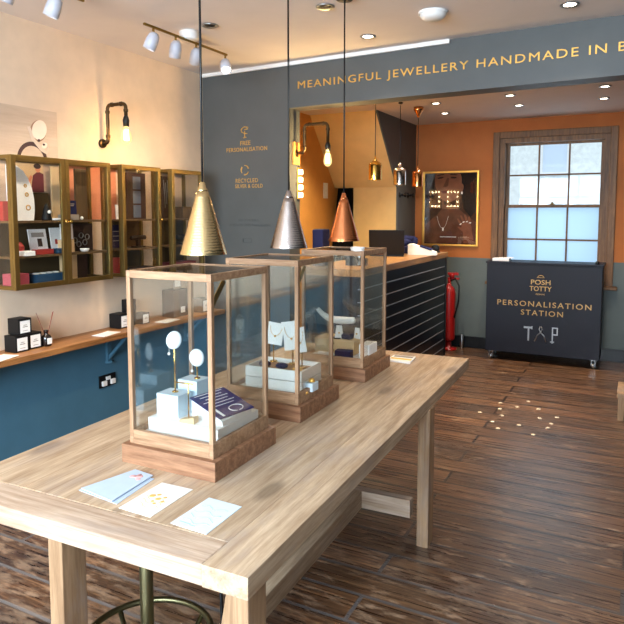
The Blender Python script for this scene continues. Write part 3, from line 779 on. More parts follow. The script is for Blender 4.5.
# ------------------------------------------------------------------ pipe sconces
def sconce(label, loc, rise, out, drop, backplate):
    T = thing('wall_sconce', label, 'wall lamp', loc, 0, 'bent pipe wall lamps')
    if backplate: MB().box(0, .018, -.05, .05, -.085, .085, .003).build('backplate', 'ochre', T)
    MB().cyl((0, 0, 0), .03, .02, 20, 'x').build('wall_flange', 'pipe', T)
    b = MB(); R = .028; x0 = .085 if backplate else .062
    pts = [(.015, 0, 0), (x0 - R, 0, 0)]
    def arc(cx, cz, a0, a1):
        return [(cx + R * math.cos(a0 + (a1 - a0) * k / 6), 0, cz + R * math.sin(a0 + (a1 - a0) * k / 6)) for k in range(7)]
    pts += arc(x0 - R, R, -PI / 2, 0) + arc(x0 + R, rise - R, PI, PI / 2) + arc(out - R, rise - R, PI / 2, 0) + [(out, 0, rise - drop)]
    b.tube(pts, .012, 12)
    for (p, ax) in (((x0, 0, .035), 'z'), ((x0, 0, rise - .055), 'z'), ((x0 + .03, 0, rise), 'x'), ((out - .05, 0, rise), 'x'), ((out, 0, rise - .055), 'z')):
        b.cyl(p, .0155, .02, 14, ax)
    b.build('pipe', 'pipe', T)
    MB().lathe([(0, rise - drop - .06), (.019, rise - drop - .06), (.022, rise - drop - .02), (.016, rise - drop), (.012, rise - drop + .01), (0, rise - drop + .01)], 20, (out, 0, 0)).build('socket', 'black', T)
    z = rise - drop - .06
    bl = MB().lathe([(0, z - .115), (.014, z - .112), (.028, z - .095), (.032, z - .07), (.026, z - .035), (.015, z - .008), (.013, z), (0, z)], 24, (out, 0, 0)).build('bulb', 'bulbglass', T)
    fl = MB()
    for k in range(6):
        a = k * PI / 3
        fl.tube([(out + .010 * math.cos(a), .010 * math.sin(a), z - .02), (out + .013 * math.cos(a), .013 * math.sin(a), z - .09)], .0028, 6)
    fl.cyl((out, 0, z - .09), .006, .07, 8)
    fl.build('filament', emit('filament_glow', (1, .7, .34, 1), 60), bl)
    L = bpy.data.lights.new('sconce_light', 'POINT'); L.energy = 7; L.color = (1, .64, .30); L.shadow_soft_size = .03
    lo = bpy.data.objects.new('sconce_light', L); COL.objects.link(lo); lo.location = (out, 0, z - .06); lo.parent = T
    return T, lo
sc1 = sconce('bent bronze pipe wall lamp with bare bulb on the cream wall above the cabinets', (XL, 3.20, 2.112), .25, .225, .09, False)
sc2 = sconce('bent bronze pipe wall lamp with bare bulb at the edge of the grey panel', (-2.41, YP + dy(-2.41) + .09, 2.105), .215, .285, .15, True)

sc1[1].data.energy = 7; sc2[1].data.energy = 58; sc2[1].data.color = (1, .72, .38)
# ------------------------------------------------------------------ counter
T = thing('sales_counter', 'navy slatted sales counter with an oak top at the back of the shop', 'counter', (-1.944, 4.6, 0))
CY, CW = 2.52, .52
MB().box(-CW, -.03, .02, CY, .0, 1.135, .003).build('carcass', 'navy', T)
b = MB()
zs = [1.135 - .105 * k for k in range(11)]
sl = MB()
for k in range(10):
    sl.box(-.03, -.004, .0, CY - .04, zs[k] - .096, zs[k], .004)
sl.box(-.03, -.004, 0, CY - .04, 0, .084, .003)
sl.build('slat_panel', plain('navy_gloss_slats', rgb(8, 11, 20), .3, .35), T)
for k in range(1, 11):
    MB().box(-.028, -.006, .005, CY - .045, zs[k] + .0005, zs[k] + .0085).build('slat_insert', 'alu', T)
MB().box(-.05, .004, CY - .04, CY, 0, 1.135, .003).build('end_post', 'skirt', T)
MB().box(-CW - .02, .012, -.015, CY + .015, 1.135, 1.195, .005).build('worktop', 'ctop', T)
# things on the counter
T = thing('laptop', 'open black laptop seen from behind on the counter', 'laptop', (-2.30, 6.12, 1.1955), math.radians(18))
MB().box(-.175, .175, 0, .24, 0, .018, .003).build('keyboard_base', 'black', T)
MB().obox((0, -.028, .145), (.36, .012, .26), (math.radians(12), 0, 0), .004).build('screen_lid', 'black', T)
# fabric heap and pouch
b = MB()
for k in range(7):
    a = random.random() * 6.28; b.sphere((.09 * math.cos(a) * random.random(), .16 * math.sin(a) * random.random(), .1 + .06 * random.random()), .06 + .03 * random.random(), (1.1, 1.3, .7))
b.box(-.1, .1, -.17, .17, 0, .08, .02)
solo('folded_scarf', b, 'navyfab', 'crumpled navy fabric heap at the far end of the counter', 'fabric', (-2.32, 6.78, 1.1955))
T = thing('paper_bag', 'white and navy folded gift bags lying in front of the navy heap', 'bag', (-2.06, 6.55, 1.1955), .2)
MB().prism([(-.14, 0), (.16, 0), (.15, .03), (-.10, .115), (-.14, .11)], -.09, .09, 'y').build('bag', 'whitecard', T)
MB().prism([(-.02, .088), (.1, .053), (.115, .06), (-.01, .1)], -.092, .07, 'y').build('navy_stripe', 'navyfab', T)
solo('tape_dispenser', MB().cyl((0, -.02, .045), .045, .04, 24, 'y').box(-.07, .05, -.03, .03, 0, .02, .004), 'black', 'small round black tape holder at the counter end beside the gift bags', 'tape', (-2.03, 6.95, 1.1955))
solo('storage_box', MB().box(-.05, .05, -.07, .07, 0, .31, .012), 'navyfab', 'tall navy cloth box on the counter behind the silver cone lamp', 'box', (-2.395, 4.80, 1.1955))
T = thing('card_reader', 'black card terminal on the counter behind the copper cone lamp', 'card terminal', (-2.15, 5.00, 1.1955), .3)
MB().prism([(-.09, 0), (.09, 0), (.09, .05), (-.09, .10)], -.07, .07, 'y').build('body', 'black', T)
MB().obox((0, 0, .0785), (.13, .1, .004), (0, math.radians(15.5), 0)).build('screen', plain('dark_screen', rgb(26, 28, 34), .12), T)

# ------------------------------------------------------------------ mobile personalisation station
T = thing('personalisation_station', 'navy box counter on castors with gold lettering in front of the window', 'counter', (-1.505, 7.13, 0))
SW, SD = 1.2, .38
MB().box(.012, SW - .012, .012, SD, .10, 1.085, .004).build('body', 'navy', T)
MB().box(.0, SW, 0, SD + .01, 1.085, 1.105, .004).build('top', 'navy', T)
f = lambda x, z: Matrix.Translation((x, .012, z)) @ FACE_FRONT
b = MB()
b.text('POSH', .20, .052, f(.585, .895), .002, .006); b.text('TOTTY', .225, .052, f(.585, .825), .002, .006)
b.tube([f(.585, .95) @ Vector((.03 * math.cos(a), .02 * math.sin(a), .002)) for a in [k * PI / 8 for k in range(9)]], .003, 6); b.box(.545, .625, .009, .012, .944, .948)
b.text('DESIGNS', .09, .016, f(.585, .765), .002, .0)
b.build('logo', 'golddull', T)
MB().text('PERSONALISATION', .96, .058, f(.615, .655), .002, .004, 0, 1.25).build('lettering', 'golddull', T)
MB().text('STATION', .43, .058, f(.605, .56), .002, .004, 0, 1.25).build('lettering', 'golddull', T)
b = MB()   # hammer, pliers and punch icons
x = .475; b.box(x - .05, x + .03, .006, .012, .385, .405).box(x - .008, x + .008, .006, .012, .25, .385).box(x + .03, x + .04, .006, .012, .378, .412)
x = .60
for s_ in (-1, 1):
    b.tube([(x - s_ * .004, .009, .415), (x - s_ * .016, .009, .385), (x, .009, .35), (x + s_ * .035, .009, .315), (x + s_ * .062, .009, .245)], .006, 6)
b.lathe([(0, 0), (.012, 0), (.012, .004), (0, .004)], 16, (x, .006, .352), 'y')
x = .745; b.frame(x - .03, x + .03, .33, .415, .012, .006, .012, 'xz').box(x - .03, x - .018, .006, .012, .24, .33).box(x - .045, x - .005, .006, .012, .25, .262)
b.build('tool_icons', 'steel', T)
for (x, y) in ((.07, .06), (SW - .07, .06), (.07, SD - .07), (SW - .07, SD - .07)):
    cst = MB().cyl((x - .013, y, .036), .036, .026, 20, 'x').box(x - .02, x - .015, y - .016, y + .016, .03, .095).box(x + .015, x + .02, y - .016, y + .016, .03, .095).build('castor', 'steel', T)
    MB().box(x - .02, x + .02, y - .02, y + .02, .09, .1).build('castor_plate', 'steel', cst)
solo('paper_stack', MB().box(-.09, .09, -.06, .06, 0, .03, .003).obox((.05, 0, .034), (.15, .1, .006), (0, 0, .2)), 'whitecard', 'stack of white paper on the left end of the navy station', 'paper', (-1.36, 7.27, 1.1055))
solo('desk_gadget', MB().lathe([(0, 0), (.02, 0), (.02, .018), (.012, .03), (0, .032)], 16), 'black', 'tiny black knob-like tool on the right end of the navy station', 'tool', (-.375, 7.22, 1.1055))

# ------------------------------------------------------------------ framed portrait
T = thing('framed_portrait', 'gilt-framed glossy portrait of a person with a raised hand on the orange wall', 'picture', (-2.055, YB, 1.69))
PW, PH = .345, .455
MB().frame(-PW, PW, -PH, PH, .025, -.03, 0, 'xz', .004).build('frame', 'goldframe', T)
MB().box(-PW + .02, PW - .02, -.012, -.004, -PH + .02, PH - .02).build('print_sheet', 'portrait', T)
def flat(pts, y, mi=0, mb=None): mb.prism(pts, y, y + .0012, 'y', mi)
def ell(cx, cz, a, b_, rot=0, n=26): return [(cx + a * math.cos(t_) * math.cos(rot) - b_ * math.sin(t_) * math.sin(rot), cz + a * math.cos(t_) * math.sin(rot) + b_ * math.sin(t_) * math.cos(rot)) for t_ in [k * 2 * PI / n for k in range(n)]]
b = MB()
top = PH - .03
face = [(x, min(z, top)) for x, z in ell(-.03, .33, .165, .25, .08, 40)]
flat([(.02, top), (.315, top), (.315, -.02), (.25, -.10), (.16, .0), (.13, .2)], -.0132, 2, b)                # hair falling behind the ear
flat([(-.315, top), (-.13, top), (-.2, .3), (-.22, .1), (-.315, .02)], -.0132, 2, b)
flat([(-.11, .18), (.09, .16), (.10, .0), (.20, -.08), (.315, -.16), (.315, -.42), (-.315, -.42), (-.315, -.2), (-.17, -.08), (-.10, .0)], -.0133, 0, b)   # neck and shoulders
flat([(-.09, .13), (.07, .10), (.06, .04), (-.07, .05)], -.0136, 5, b)                                        # shade of the chin line on the neck, part of the print
flat(face, -.0138, 1, b)
flat(ell(.135, .25, .024, .05, -.15), -.0143, 1, b)                                                        # ear
flat(ell(.14, .19, .010, .016), -.0150, 4, b)
flat([(-.045, .37), (-.02, .37), (-.03, .275), (-.06, .262), (-.095, .268), (-.085, .28)], -.0145, 0, b)       # nose
flat(ell(-.07, .21, .05, .011, .06), -.0145, 3, b); flat(ell(-.065, .196, .042, .011, .06), -.0146, 3, b)       # lips
for cx_, r_ in ((-.125, .12), (.035, -.05)):
    flat(ell(cx_, .375, .038, .010, r_), -.0145, 2, b); flat(ell(cx_, .41, .048, .006, r_), -.0145, 2, b)      # eyes and brows
    flat(ell(cx_, .375, .030, .004, r_), -.0150, 5, b)
# raised hand: forearm, palm, four fingers, thumb
flat([(.17, -.42), (.30, -.42), (.27, -.27), (.16, -.28)], -.0145, 1, b)
flat(ell(.205, -.235, .062, .075, .35), -.0147, 1, b)
for k, (fx, fz, fl, fr) in enumerate(((.125, -.165, .058, .62), (.16, -.14, .068, .45), (.20, -.135, .07, .3), (.238, -.15, .06, .12))):
    flat(ell(fx, fz, .0145, fl, fr), -.0149 - .0003 * k, 1, b)
    flat(ell(fx + .008, fz - .02, .015, .006, fr), -.0162, 4, b)
flat(ell(.14, -.245, .015, .05, 1.0), -.0152, 1, b)
b.tube([(-.09 + .09 * math.sin(a), -.0146, -.09 - .15 * math.sin(PI * k / 10) + .0) for k, a in enumerate([-.9 + .18 * q for q in range(11)])], .0014, 5, 4)
flat(ell(-.085, -.25, .010, .022), -.0150, 4, b)
flat([(-.12, -.34), (.08, -.34), (.08, -.347), (-.12, -.347)], -.0146, 4, b)
b.build('portrait_print', ['portskin', 'portskin2', 'porthair', 'portlip', 'pearl', 'portrait'], T)
MB().box(-PW + .022, PW - .022, -.022, -.020, -PH + .022, PH - .022).build('glass_pane', glass('picture_glass', (1, 1, 1, 1), .06, .4), T)

# ------------------------------------------------------------------ bulb-framed mirrors on the back of the grey panel, and the lit strip at its edge
def bulb_mirror(label, cx, w_, zc, h_):
    y = YP + TH + dy(cx)
    T = thing('bulb_mirror', label, 'mirror', (cx, y, zc), ang, 'bulb mirrors behind the grey panel')
    MB().frame(-w_ / 2, w_ / 2, -h_ / 2, h_ / 2, .05, .002, .03, 'xz', .004).build('frame', 'goldframe', T)
    MB().box(-w_ / 2 + .04, w_ / 2 - .04, .002, .012, -h_ / 2 + .04, h_ / 2 - .04).build('mirror', 'silvermet', T)
    for k in range(4):
        for s_ in (-1, 1):
            MB().sphere((s_ * (w_ / 2 - .025), .045, -h_ / 2 + .04 + (h_ - .08) * k / 3), .015).build('bulb', 'mirrorbulb', T)
    for k in range(1, 3):
        for s_ in (-1, 1):
            MB().sphere((-w_ / 2 + .025 + (w_ - .05) * k / 3, .045, s_ * (h_ / 2 - .04)), .015).build('bulb', 'mirrorbulb', T)
bulb_mirror('gilt mirror ringed with bulbs on the back of the grey panel by its open edge', -2.85, .22, 1.87, .32)
bulb_mirror('gilt mirror ringed with bulbs on the back of the grey panel by the ochre wall', -3.17, .22, 1.87, .32)
T = thing('light_strip', 'upright strip of four square glowing lamps at the edge of the grey panel', 'lamp', (-2.41, YP + TH + dy(-2.41) - .02, 1.875))
MB().box(0, .012, -.03, .022, -.125, .125, .003).build('backing', 'goldframe', T)
for k in range(4): MB().box(.012, .03, -.022, .018, -.110 + .06 * k, -.072 + .06 * k, .004).build('lamp_cell', emit('square_lamp_glow', (1, .82, .55, 1), 9) if k == 0 else bpy.data.materials['square_lamp_glow'], T)

# ------------------------------------------------------------------ fire extinguisher
T = thing('fire_extinguisher', 'red fire extinguisher standing by the end of the counter', 'fire extinguisher', (-1.995, 7.44, 0))
MB().lathe([(0, .11), (.055, .11), (.07, .12), (.075, .15), (.075, .68), (.068, .725), (.045, .76), (.025, .775), (.025, .80), (0, .80)], 28).build('cylinder', 'red', T)
MB().lathe([(0, 0), (.10, 0), (.10, .015), (.04, .03), (.035, .11), (0, .11)], 24).build('stand', 'red', T)
MB().cyl((0, 0, .80), .02, .05, 16).box(-.02, .12, -.012, .012, .85, .87, .003).box(-.02, .11, -.012, .012, .90, .93, .003).cyl((.03, 0, .87), .03, .05, 14).build('valve', 'red', T)
MB().tube([(.02, 0, .83), (.08, -.03, .86), (.13, -.05, .78), (.13, -.06, .6), (.085, -.07, .4)], .01, 8).build('hose', 'black', T)
solo('pipe_stub', MB().cyl((0, 0, 0), .022, .17, 16), 'steel', 'short metal floor pipe beside the red extinguisher', 'pipe', (-1.86, 7.56, 0))

# ------------------------------------------------------------------ left wall shelf, brackets, socket
T = thing('wall_shelf', 'long oak shelf along the left wall under the cabinets', 'shelf', (XL, 0, .85))
MB().box(0, .25, -1.0, 4.26, -.035, 0, .004).build('board', 'shelf', T)
for (y, lb) in ((2.14, 'teal painted shelf bracket under the black candle boxes'), (3.2, 'teal painted shelf bracket above the double socket'), (4.05, 'teal painted shelf bracket next to the grey panel')):
    b = MB().box(0, .02, -.02, .02, -.235, -.0352, .002).box(.02, .2, -.02, .02, -.055, -.0352, .002).beam((.012, 0, -.215), (.18, 0, -.05), .018, .022)
    b.cyl((.012, 0, -.246), .03, .012, 16, 'z')
    solo('shelf_bracket', b, 'teal', lb, 'bracket', (XL, y, .85), (0, 0, 0), 'shelf brackets')
T = thing('wall_socket', 'black double wall socket on the teal wall below the shelf', 'socket', (XL, 3.185, .481))
MB().box(0, .012, -.075, .075, -.043, .043, .004).build('plate', 'black', T)
for s_ in (-1, 1):
    MB().box(.011, .028, s_ * .04 - .02, s_ * .04 + .02, -.03, .005, .005).build('plug', 'white', T)
MB().box(.011, .02, -.02, .02, .005, .03, .003).build('rocker', 'white', T)

def candle_box(label, x, y, z, s_=.095, g='black boxes on the oak shelf'):
    T = thing('candle_box', label, 'box', (x, y, z), 0, g)
    MB().box(-s_, 0, 0, s_ * .95, 0, s_, .002).build('carton', 'blackcard', T)
    b = MB().box(0, .0012, s_ * .12, s_ * .83, s_ * .1, s_ * .86)
    lb = b.build('front_label', 'whitecard', T)
    b = MB().box(.0012, .0018, s_ * .3, s_ * .66, s_ * .45, s_ * .5).box(.0012, .0018, s_ * .36, s_ * .6, s_ * .56, s_ * .6).box(.0012, .0018, s_ * .3, s_ * .66, s_ * .22, s_ * .25)
    b.build('label_print', 'tile', lb)
    return T
candle_box('black box with white label, bottom left of the three stacked on the shelf', -3.115, 2.365, .8505)
candle_box('black box with white label, bottom right of the three beside the reed diffuser', -3.125, 2.462, .8505)
candle_box('black box with white label, on top of the two others', -3.13, 2.40, .946, .092)
T = thing('reed_diffuser', 'dark bottle with white label and reeds on the shelf beside the boxes', 'diffuser', (-3.13, 2.588, .8505))
MB().lathe([(0, 0), (.026, 0), (.029, .004), (.029, .052), (.024, .064), (.012, .07), (.011, .086), (.014, .088), (.014, .096), (0, .096)], 28).build('bottle', 'amber', T)
b = MB()
for k in range(10):
    a0 = -.9 + .2 * k; b.box(0, 1, 0, 1, 0, 1) if False else None
b.box(.0262, .0292, -.016, .016, .014, .05, .0008)
b.build('front_label', 'whitecard', T)
for (dx, dy_) in ((.01, .035), (-.01, -.045), (.015, .022)):
    MB().tube([(0, 0, .03), (dx * 1.0, dy_ * .35, .1), (dx * 2.2, dy_ * 1.1, .205)], .0018, 6).build('reed', 'brownreed', T)
def shelf_paper(label, x, y, rz): return solo('leaflet', MB().box(-.05, .05, -.08, .08, 0, .002).obox((.006, .004, .003), (.1, .16, .002), (0, 0, .08)), 'whitecard', label, 'leaflet', (x, y, .8503), (0, 0, rz))
shelf_paper('white leaflets on the shelf in front of the black boxes', -3.08, 2.24, .2)
shelf_paper('white leaflets on the shelf before the black bottle boxes', -3.085, 3.02, .1)
candle_box('low black box on the shelf to the left of the nearest glass case', -3.13, 3.195, .8505, .10)
solo('bottle_box', MB().box(-.035, .035, -.035, .035, 0, .185, .003), 'blackcard', 'tall slim black bottle box standing behind the low black box on the shelf', 'box', (-3.19, 3.345, .8505), (0, 0, 0))
candle_box('black box with white label seen through the left of the nearest glass case', -3.12, 3.40, .8505, .08)
T = thing('gift_box', 'large black box with a small white label on the shelf behind the nearest case', 'box', (-3.12, 3.72, .8505))
MB().box(-.09, .02, 0, .17, 0, .21, .003).build('carton', 'blackcard', T); MB().box(.02, .0212, .085, .135, .03, .075).build('front_label', 'whitecard', T)
T = thing('price_card', 'grey printed card standing on top of the large black box', 'card', (-3.13, 3.76, 1.0606))
MB().box(-.003, .003, 0, .09, 0, .085).build('sheet', 'tile', T); MB().box(.003, .0036, .012, .078, .02, .07).build('print', 'whitecard', T)
candle_box('black box with white label at the end of the shelf next to the grey panel', -3.06, 4.02, .8505, .11)
shelf_paper('white leaflets on the shelf near the large black box', -3.06, 3.60, .05)

# ------------------------------------------------------------------ wall cabinets
def cabinet(label, y0, y1, ndoor):
    D = .2; z0, z1 = 1.213, 1.965
    T = thing('wall_cabinet', label, 'cabinet', (XL, y0, 0), 0, 'brass and glass wall cabinets')
    L = y1 - y0; p = .022
    b = MB()
    for y in (0, L - p):
        for x in (0, D - p - .018):
            b.box(x, x + p, y, y + p, z0 + p, z1 - p, .002)
    b.frame(0, D - .018, 0, L, p, z0, z0 + p, 'xy', .002); b.frame(0, D - .018, 0, L, p, z1 - p, z1, 'xy', .002)
    b.build('frame', 'olive', T)
    MB().box(.001, .006, p, L - p, z0 + p, 1.60).build('back_panel', 'cabback', T)
    MB().box(.0, D - .02, p * .6, L - p * .6, z0 + .006, z0 + .016).build('bottom_panel', 'darkwood', T)
    for z in (1.40, 1.60): MB().box(.007, D - .022, .004, L - .004, z - .012, z).build('shelf', 'darkwood', T)
    for y in (.008, L - .012): MB().box(p, D - p - .018, y, y + .004, z0 + p, z1 - p).build('side_pane', 'cabglass', T)
    w_ = L / ndoor
    for k in range(ndoor):
        a = k * w_ + .001; e = (k + 1) * w_ - .001
        d = MB().frame(a, e, z0, z1, .03, D - .017, D, 'yz', .002).build('door', 'olive', T)
        MB().box(D - .010, D - .007, a + .03, e - .03, z0 + .03, z1 - .03).build('glass_pane', 'cabglass', d)
        yk = e - .016 if k == 0 else a + .016
        MB().lathe([(0, 0), (.006, 0), (.005, .010), (.011, .016), (.012, .022), (.008, .027), (0, .028)], 14, (D, yk, 1.595), 'x').build('knob', 'brassmet', d)
    return T
cabinet('wide two-door brass and glass wall cabinet left of the bent pipe lamp', 2.34, 3.075, 2)
cabinet('narrow brass and glass wall cabinet holding dark necklace boards', 3.175, 3.56, 1)
cabinet('narrow brass and glass wall cabinet next to the grey panel', 3.68, 4.06, 1)
ZS = (1.2295, 1.4005, 1.6005)   # bottom, middle and top shelf heights
def stand_card(name, label, y, z, w_, h_, mat, x=.09, lean=.12, prints=None, group=None, foot=None):
    T = thing(name, label, 'card', (XL + x, y, z), 0, group)
    m = Matrix.Rotation(-lean, 4, 'Y')
    MB().box(-.003, .003, -w_ / 2, w_ / 2, 0, h_, 0, 0, m).build('board', mat, T)
    if foot: MB().box(.004, .045, -w_ / 2, w_ / 2, 0, .03, .002).build('base_strip', foot, T)
    if prints:
        for (nm, mt, y0, y1, zz0, zz1) in prints: MB().box(.003, .0042, y0 * w_, y1 * w_, zz0 * h_, zz1 * h_, 0, 0, m).build(nm, mt, T)
    return T
# left bay of the wide cabinet
T = thing('necklace_board', 'tall white curved necklace board in the top of the wide cabinet', 'display board', (XL + .10, 2.475, ZS[2]))
prof = [(-.085, 0), (.072, 0), (.08, .06), (.078, .13), (.065, .19), (.04, .245), (.01, .285), (-.03, .312), (-.085, .315)]
MB().prism(prof, -.012, .012, 'x').build('board', 'whitecard', T)
b = MB()
for (y, z, r) in ((.02, .20, .008), (.028, .15, .010), (.035, .075, .014)): b.tube([(.014, y + r * math.cos(a), z + r * math.sin(a)) for a in [k * 2 * PI / 14 for k in range(14)]], .003, 6, closed=True)
b.build('gold_rings', 'gold', T)
solo('ring_cone', MB().lathe([(0, 0), (.03, 0), (.03, .01), (.012, .085), (.004, .1), (0, .1)], 20).sphere((.025, .0, .05), .011, mi=1), ['blackcard', 'pearl'], 'small dark ring cone with a pearl beside the white necklace board', 'ring stand', (XL + .12, 2.63, ZS[2]))
solo('jewellery_dish', MB().lathe([(0, 0), (.03, 0), (.038, .012), (.034, .012), (.028, .005), (0, .005)], 20), 'whitecard', 'shallow white dish at the end of the top shelf in the left bay', 'dish', (XL + .13, 2.685, ZS[2]))
T = stand_card('photo_card', 'sand-coloured photo panel of a person in a maroon top behind the white board', 2.58, 1.79 - .02, .25, .17, 'sand', .012, .0)
b = MB().prism([(.03, 0), (.125, 0), (.125, .11), (.085, .125), (.05, .10)], .0035, .0045, 'x', 0).prism(ell(.085, .14, .018, .022), .0045, .0055, 'x', 1).prism(ell(.08, .155, .026, .016), .0055, .0062, 'x', 2).prism([(-.02, 0), (.0, 0), (.045, .09), (.03, .1)], .005, .006, 'x', 1)
b.build('figure_print', ['maroon', 'skin', 'hair'], T)
T = thing('display_shelf_box', 'narrow olive-brown wooden box under the photo panel', 'box', (XL + .008, 2.62, ZS[2])); MB().box(0, .03, -.07, .1, 0, .165, .003).build('body', 'cabback', T)
solo('bracelet_pillow', MB().sphere((0, 0, .04), .045, (.8, .8, .9)), 'redcard', 'round red bracelet pillow on the middle shelf', 'cushion', (XL + .10, 2.44, ZS[1]))
solo('ring_box', MB().box(-.03, .03, -.035, .035, 0, .028, .003), 'whitecard', 'small white ring box in front of the red pillow', 'box', (XL + .155, 2.455, ZS[1]))
pp = [('photo', 'hair', -.05, .2, .3, .62), ('photo', 'tile', -.35, .35, .68, .86)]
stand_card('photo_card', 'pale photo card with a red strip, middle shelf beside the red pillow', 2.59, ZS[1], .125, .15, 'whitecard', .10, .18, pp, None, 'redcard')
stand_card('photo_card', 'pale photo card with a petrol blue strip, middle shelf by the door edge', 2.715, ZS[1], .075, .155, 'whitecard', .10, .14, [('photo', 'redcard', -.1, .15, .35, .55)], None, 'bluebox')
solo('gift_box', MB().box(-.05, .05, -.05, .05, 0, .07, .003), 'pinkbox', 'dusky pink gift box at the bottom left of the wide cabinet', 'box', (XL + .10, 2.42, ZS[0]))
T = thing('ring_tray', 'petrol blue ring tray on the floor of the wide cabinet', 'tray', (XL + .10, 2.62, ZS[0]))
MB().box(-.06, .06, -.10, .10, 0, .055, .003).build('tray', 'bluebox', T)
for k in range(4): MB().tube([(.02 * math.cos(a) + .01, -.07 + .046 * k + .018 * math.sin(a), .058) for a in [q * 2 * PI / 16 for q in range(16)]], .004, 6, closed=True).build('ring', 'pearl', T)
# side seen through the end pane: red book, white bust, card
solo('gift_box', MB().box(-.03, .03, -.02, .02, 0, .11, .002), 'redcard', 'slim red box standing behind the end glass of the wide cabinet, top shelf', 'box', (XL + .075, 2.372, ZS[2]))
# right bay
stand_card('info_card', 'navy info card with pale print in the right bay of the wide cabinet', 2.785, ZS[2] + .035, .105, .085, 'navyfab', .14, .05, [('print', 'tile', -.3, .3, .6, .66), ('print', 'tile', -.35, .35, .72, .78)])
solo('card_plinth', MB().box(-.03, .03, -.055, .055, 0, .034, .003), 'tile', 'grey plinth under the navy info card', 'block', (XL + .13, 2.785, ZS[2]))
solo('tall_panel', MB().box(0, .01, -.06, .06, 0, .33, .002), 'sand', 'sand coloured upright panel behind the navy info card', 'panel', (XL + .03, 2.80, ZS[2]))
solo('tall_panel', MB().box(0, .012, -.045, .05, 0, .32, .002), 'darkwood', 'tall dark wooden panel in the right bay of the wide cabinet', 'panel', (XL + .10, 2.905, ZS[2]))
solo('pearl_stud', MB().sphere((0, 0, .012), .011), 'pearl', 'pearl on the top shelf in front of the tall dark panel', 'jewellery', (XL + .15, 2.87, ZS[2]))
stand_card('photo_card', 'square pale card with a pendant print on the middle shelf of the right bay', 2.775, ZS[1] + .0815, .095, .095, 'whitecard', .12, .05, [('pendant', 'hair', -.08, .08, .25, .5)])
solo('card_plinth', MB().box(-.04, .03, -.05, .05, 0, .079, .003), 'sand', 'sand coloured block under the pendant card on the middle shelf', 'block', (XL + .10, 2.775, ZS[1]))
T = thing('ring_display', 'dark board hung with silver rings in the right bay of the wide cabinet', 'display board', (XL + .06, 2.93, ZS[1]))
MB().box(0, .01, -.09, .10, 0, .175, .002).build('board', 'hair', T)
for (y, z) in ((-.05, .07), (.0, .1), (.03, .055), (.05, .09), (-.02, .045)):
    MB().tube([(.014, y + .017 * math.cos(a), z + .017 * math.sin(a)) for a in [q * 2 * PI / 16 for q in range(16)]], .0028, 6, closed=True).build('ring', 'steel', T)
solo('jewellery_dish', MB().lathe([(0, 0), (.022, 0), (.03, .02), (.026, .02), (.018, .006), (0, .006)], 20), 'whitecard', 'tiny white cup in front of the dark ring board', 'dish', (XL + .14, 2.895, ZS[1]))
solo('card_plinth', MB().box(-.02, .02, -.055, .05, 0, .155, .003), 'sand', 'sand coloured block on the cabinet floor in the right bay', 'block', (XL + .10, 2.80, ZS[0]))
solo('necklace_bar', MB().box(-.02, .02, -.04, .04, 0, .16, .003), 'hair', 'dark brown block on the cabinet floor beside the sand block', 'block', (XL + .08, 2.91, ZS[0]))
# second cabinet
stand_card('info_card', 'dark striped price board on the middle shelf of the narrow cabinet', 3.255, ZS[1] + .002, .09, .16, 'navyfab', .06, .02, [('print', 'tile', -.4, .4, .3 + .2 * k, .33 + .2 * k) for k in range(3)])
solo('gift_box', MB().box(-.03, .03, -.025, .025, 0, .11, .003), 'redcard', 'small red box on the floor of the narrow cabinet', 'box', (XL + .08, 3.235, ZS[0]))
stand_card('photo_card', 'small white card with a dark arch print in the narrow cabinet', 3.30, ZS[2], .07, .10, 'whitecard', .05, .05, [('arch', 'tile', -.15, .2, .15, .6)])
T = thing('necklace_board', 'tall dark necklace board with blue-grey panels in the narrow cabinet', 'display board', (XL + .07, 3.44, ZS[2]))
MB().box(0, .012, -.10, .09, 0, .325, .002).build('board', 'hair', T)
for k in range(3): MB().box(.012, .015, -.04, .035, .01 + .1 * k, .098 + .1 * k, .001).build('panel', plain('slate_card', rgb(98, 108, 124), .5) if k == 0 else bpy.data.materials['slate_card'], T)
solo('bracelet_bar', MB().cyl((0, -.07, .07), .016, .14, 16, 'y').box(-.012, .012, -.012, .012, .0, .07).box(-.03, .03, -.04, .04, 0, .01), 'black', 'black T-shaped bracelet bar on the middle shelf of the narrow cabinet', 'bracelet stand', (XL + .12, 3.40, ZS[1]))
solo('jewellery_tray', MB().box(-.06, .06, -.12, .12, 0, .03, .003), 'hair', 'dark brown jewellery tray on the floor of the narrow cabinet', 'tray', (XL + .10, 3.42, ZS[0]))
# third cabinet
T = thing('chain_rack', 'dark rack of hanging chains in the cabinet next to the grey panel', 'necklace stand', (XL + .06, 3.77, ZS[2]))
MB().box(0, .01, -.05, .05, 0, .32, .002).build('board', 'hair', T)
for k in range(4): MB().tube([(.014, -.035 + .022 * k, .29 - .02 * (k % 2)), (.016, -.03 + .02 * k, .2), (.016, -.022 + .018 * k, .08 + .03 * (k % 3))], .0035, 6).build('chain', 'steel', T)
solo('bracelet_bar', MB().cyl((0, -.1, .06), .018, .2, 16, 'y').box(-.012, .012, -.012, .012, .0, .06).box(-.03, .03, -.04, .04, 0, .01), 'black', 'black T-shaped bracelet bar in the cabinet next to the grey panel', 'bracelet stand', (XL + .12, 3.92, ZS[1]))
solo('jewellery_tray', MB().box(-.06, .06, -.13, .13, 0, .04, .003), 'maroon', 'maroon jewellery tray on the floor of the cabinet next to the grey panel', 'tray', (XL + .10, 3.87, ZS[0]))
solo('gift_box', MB().box(-.04, .04, -.05, .05, 0, .09, .003), 'darkwood', 'brown box on the top shelf of the cabinet next to the grey panel', 'box', (XL + .10, 3.93, ZS[2]))

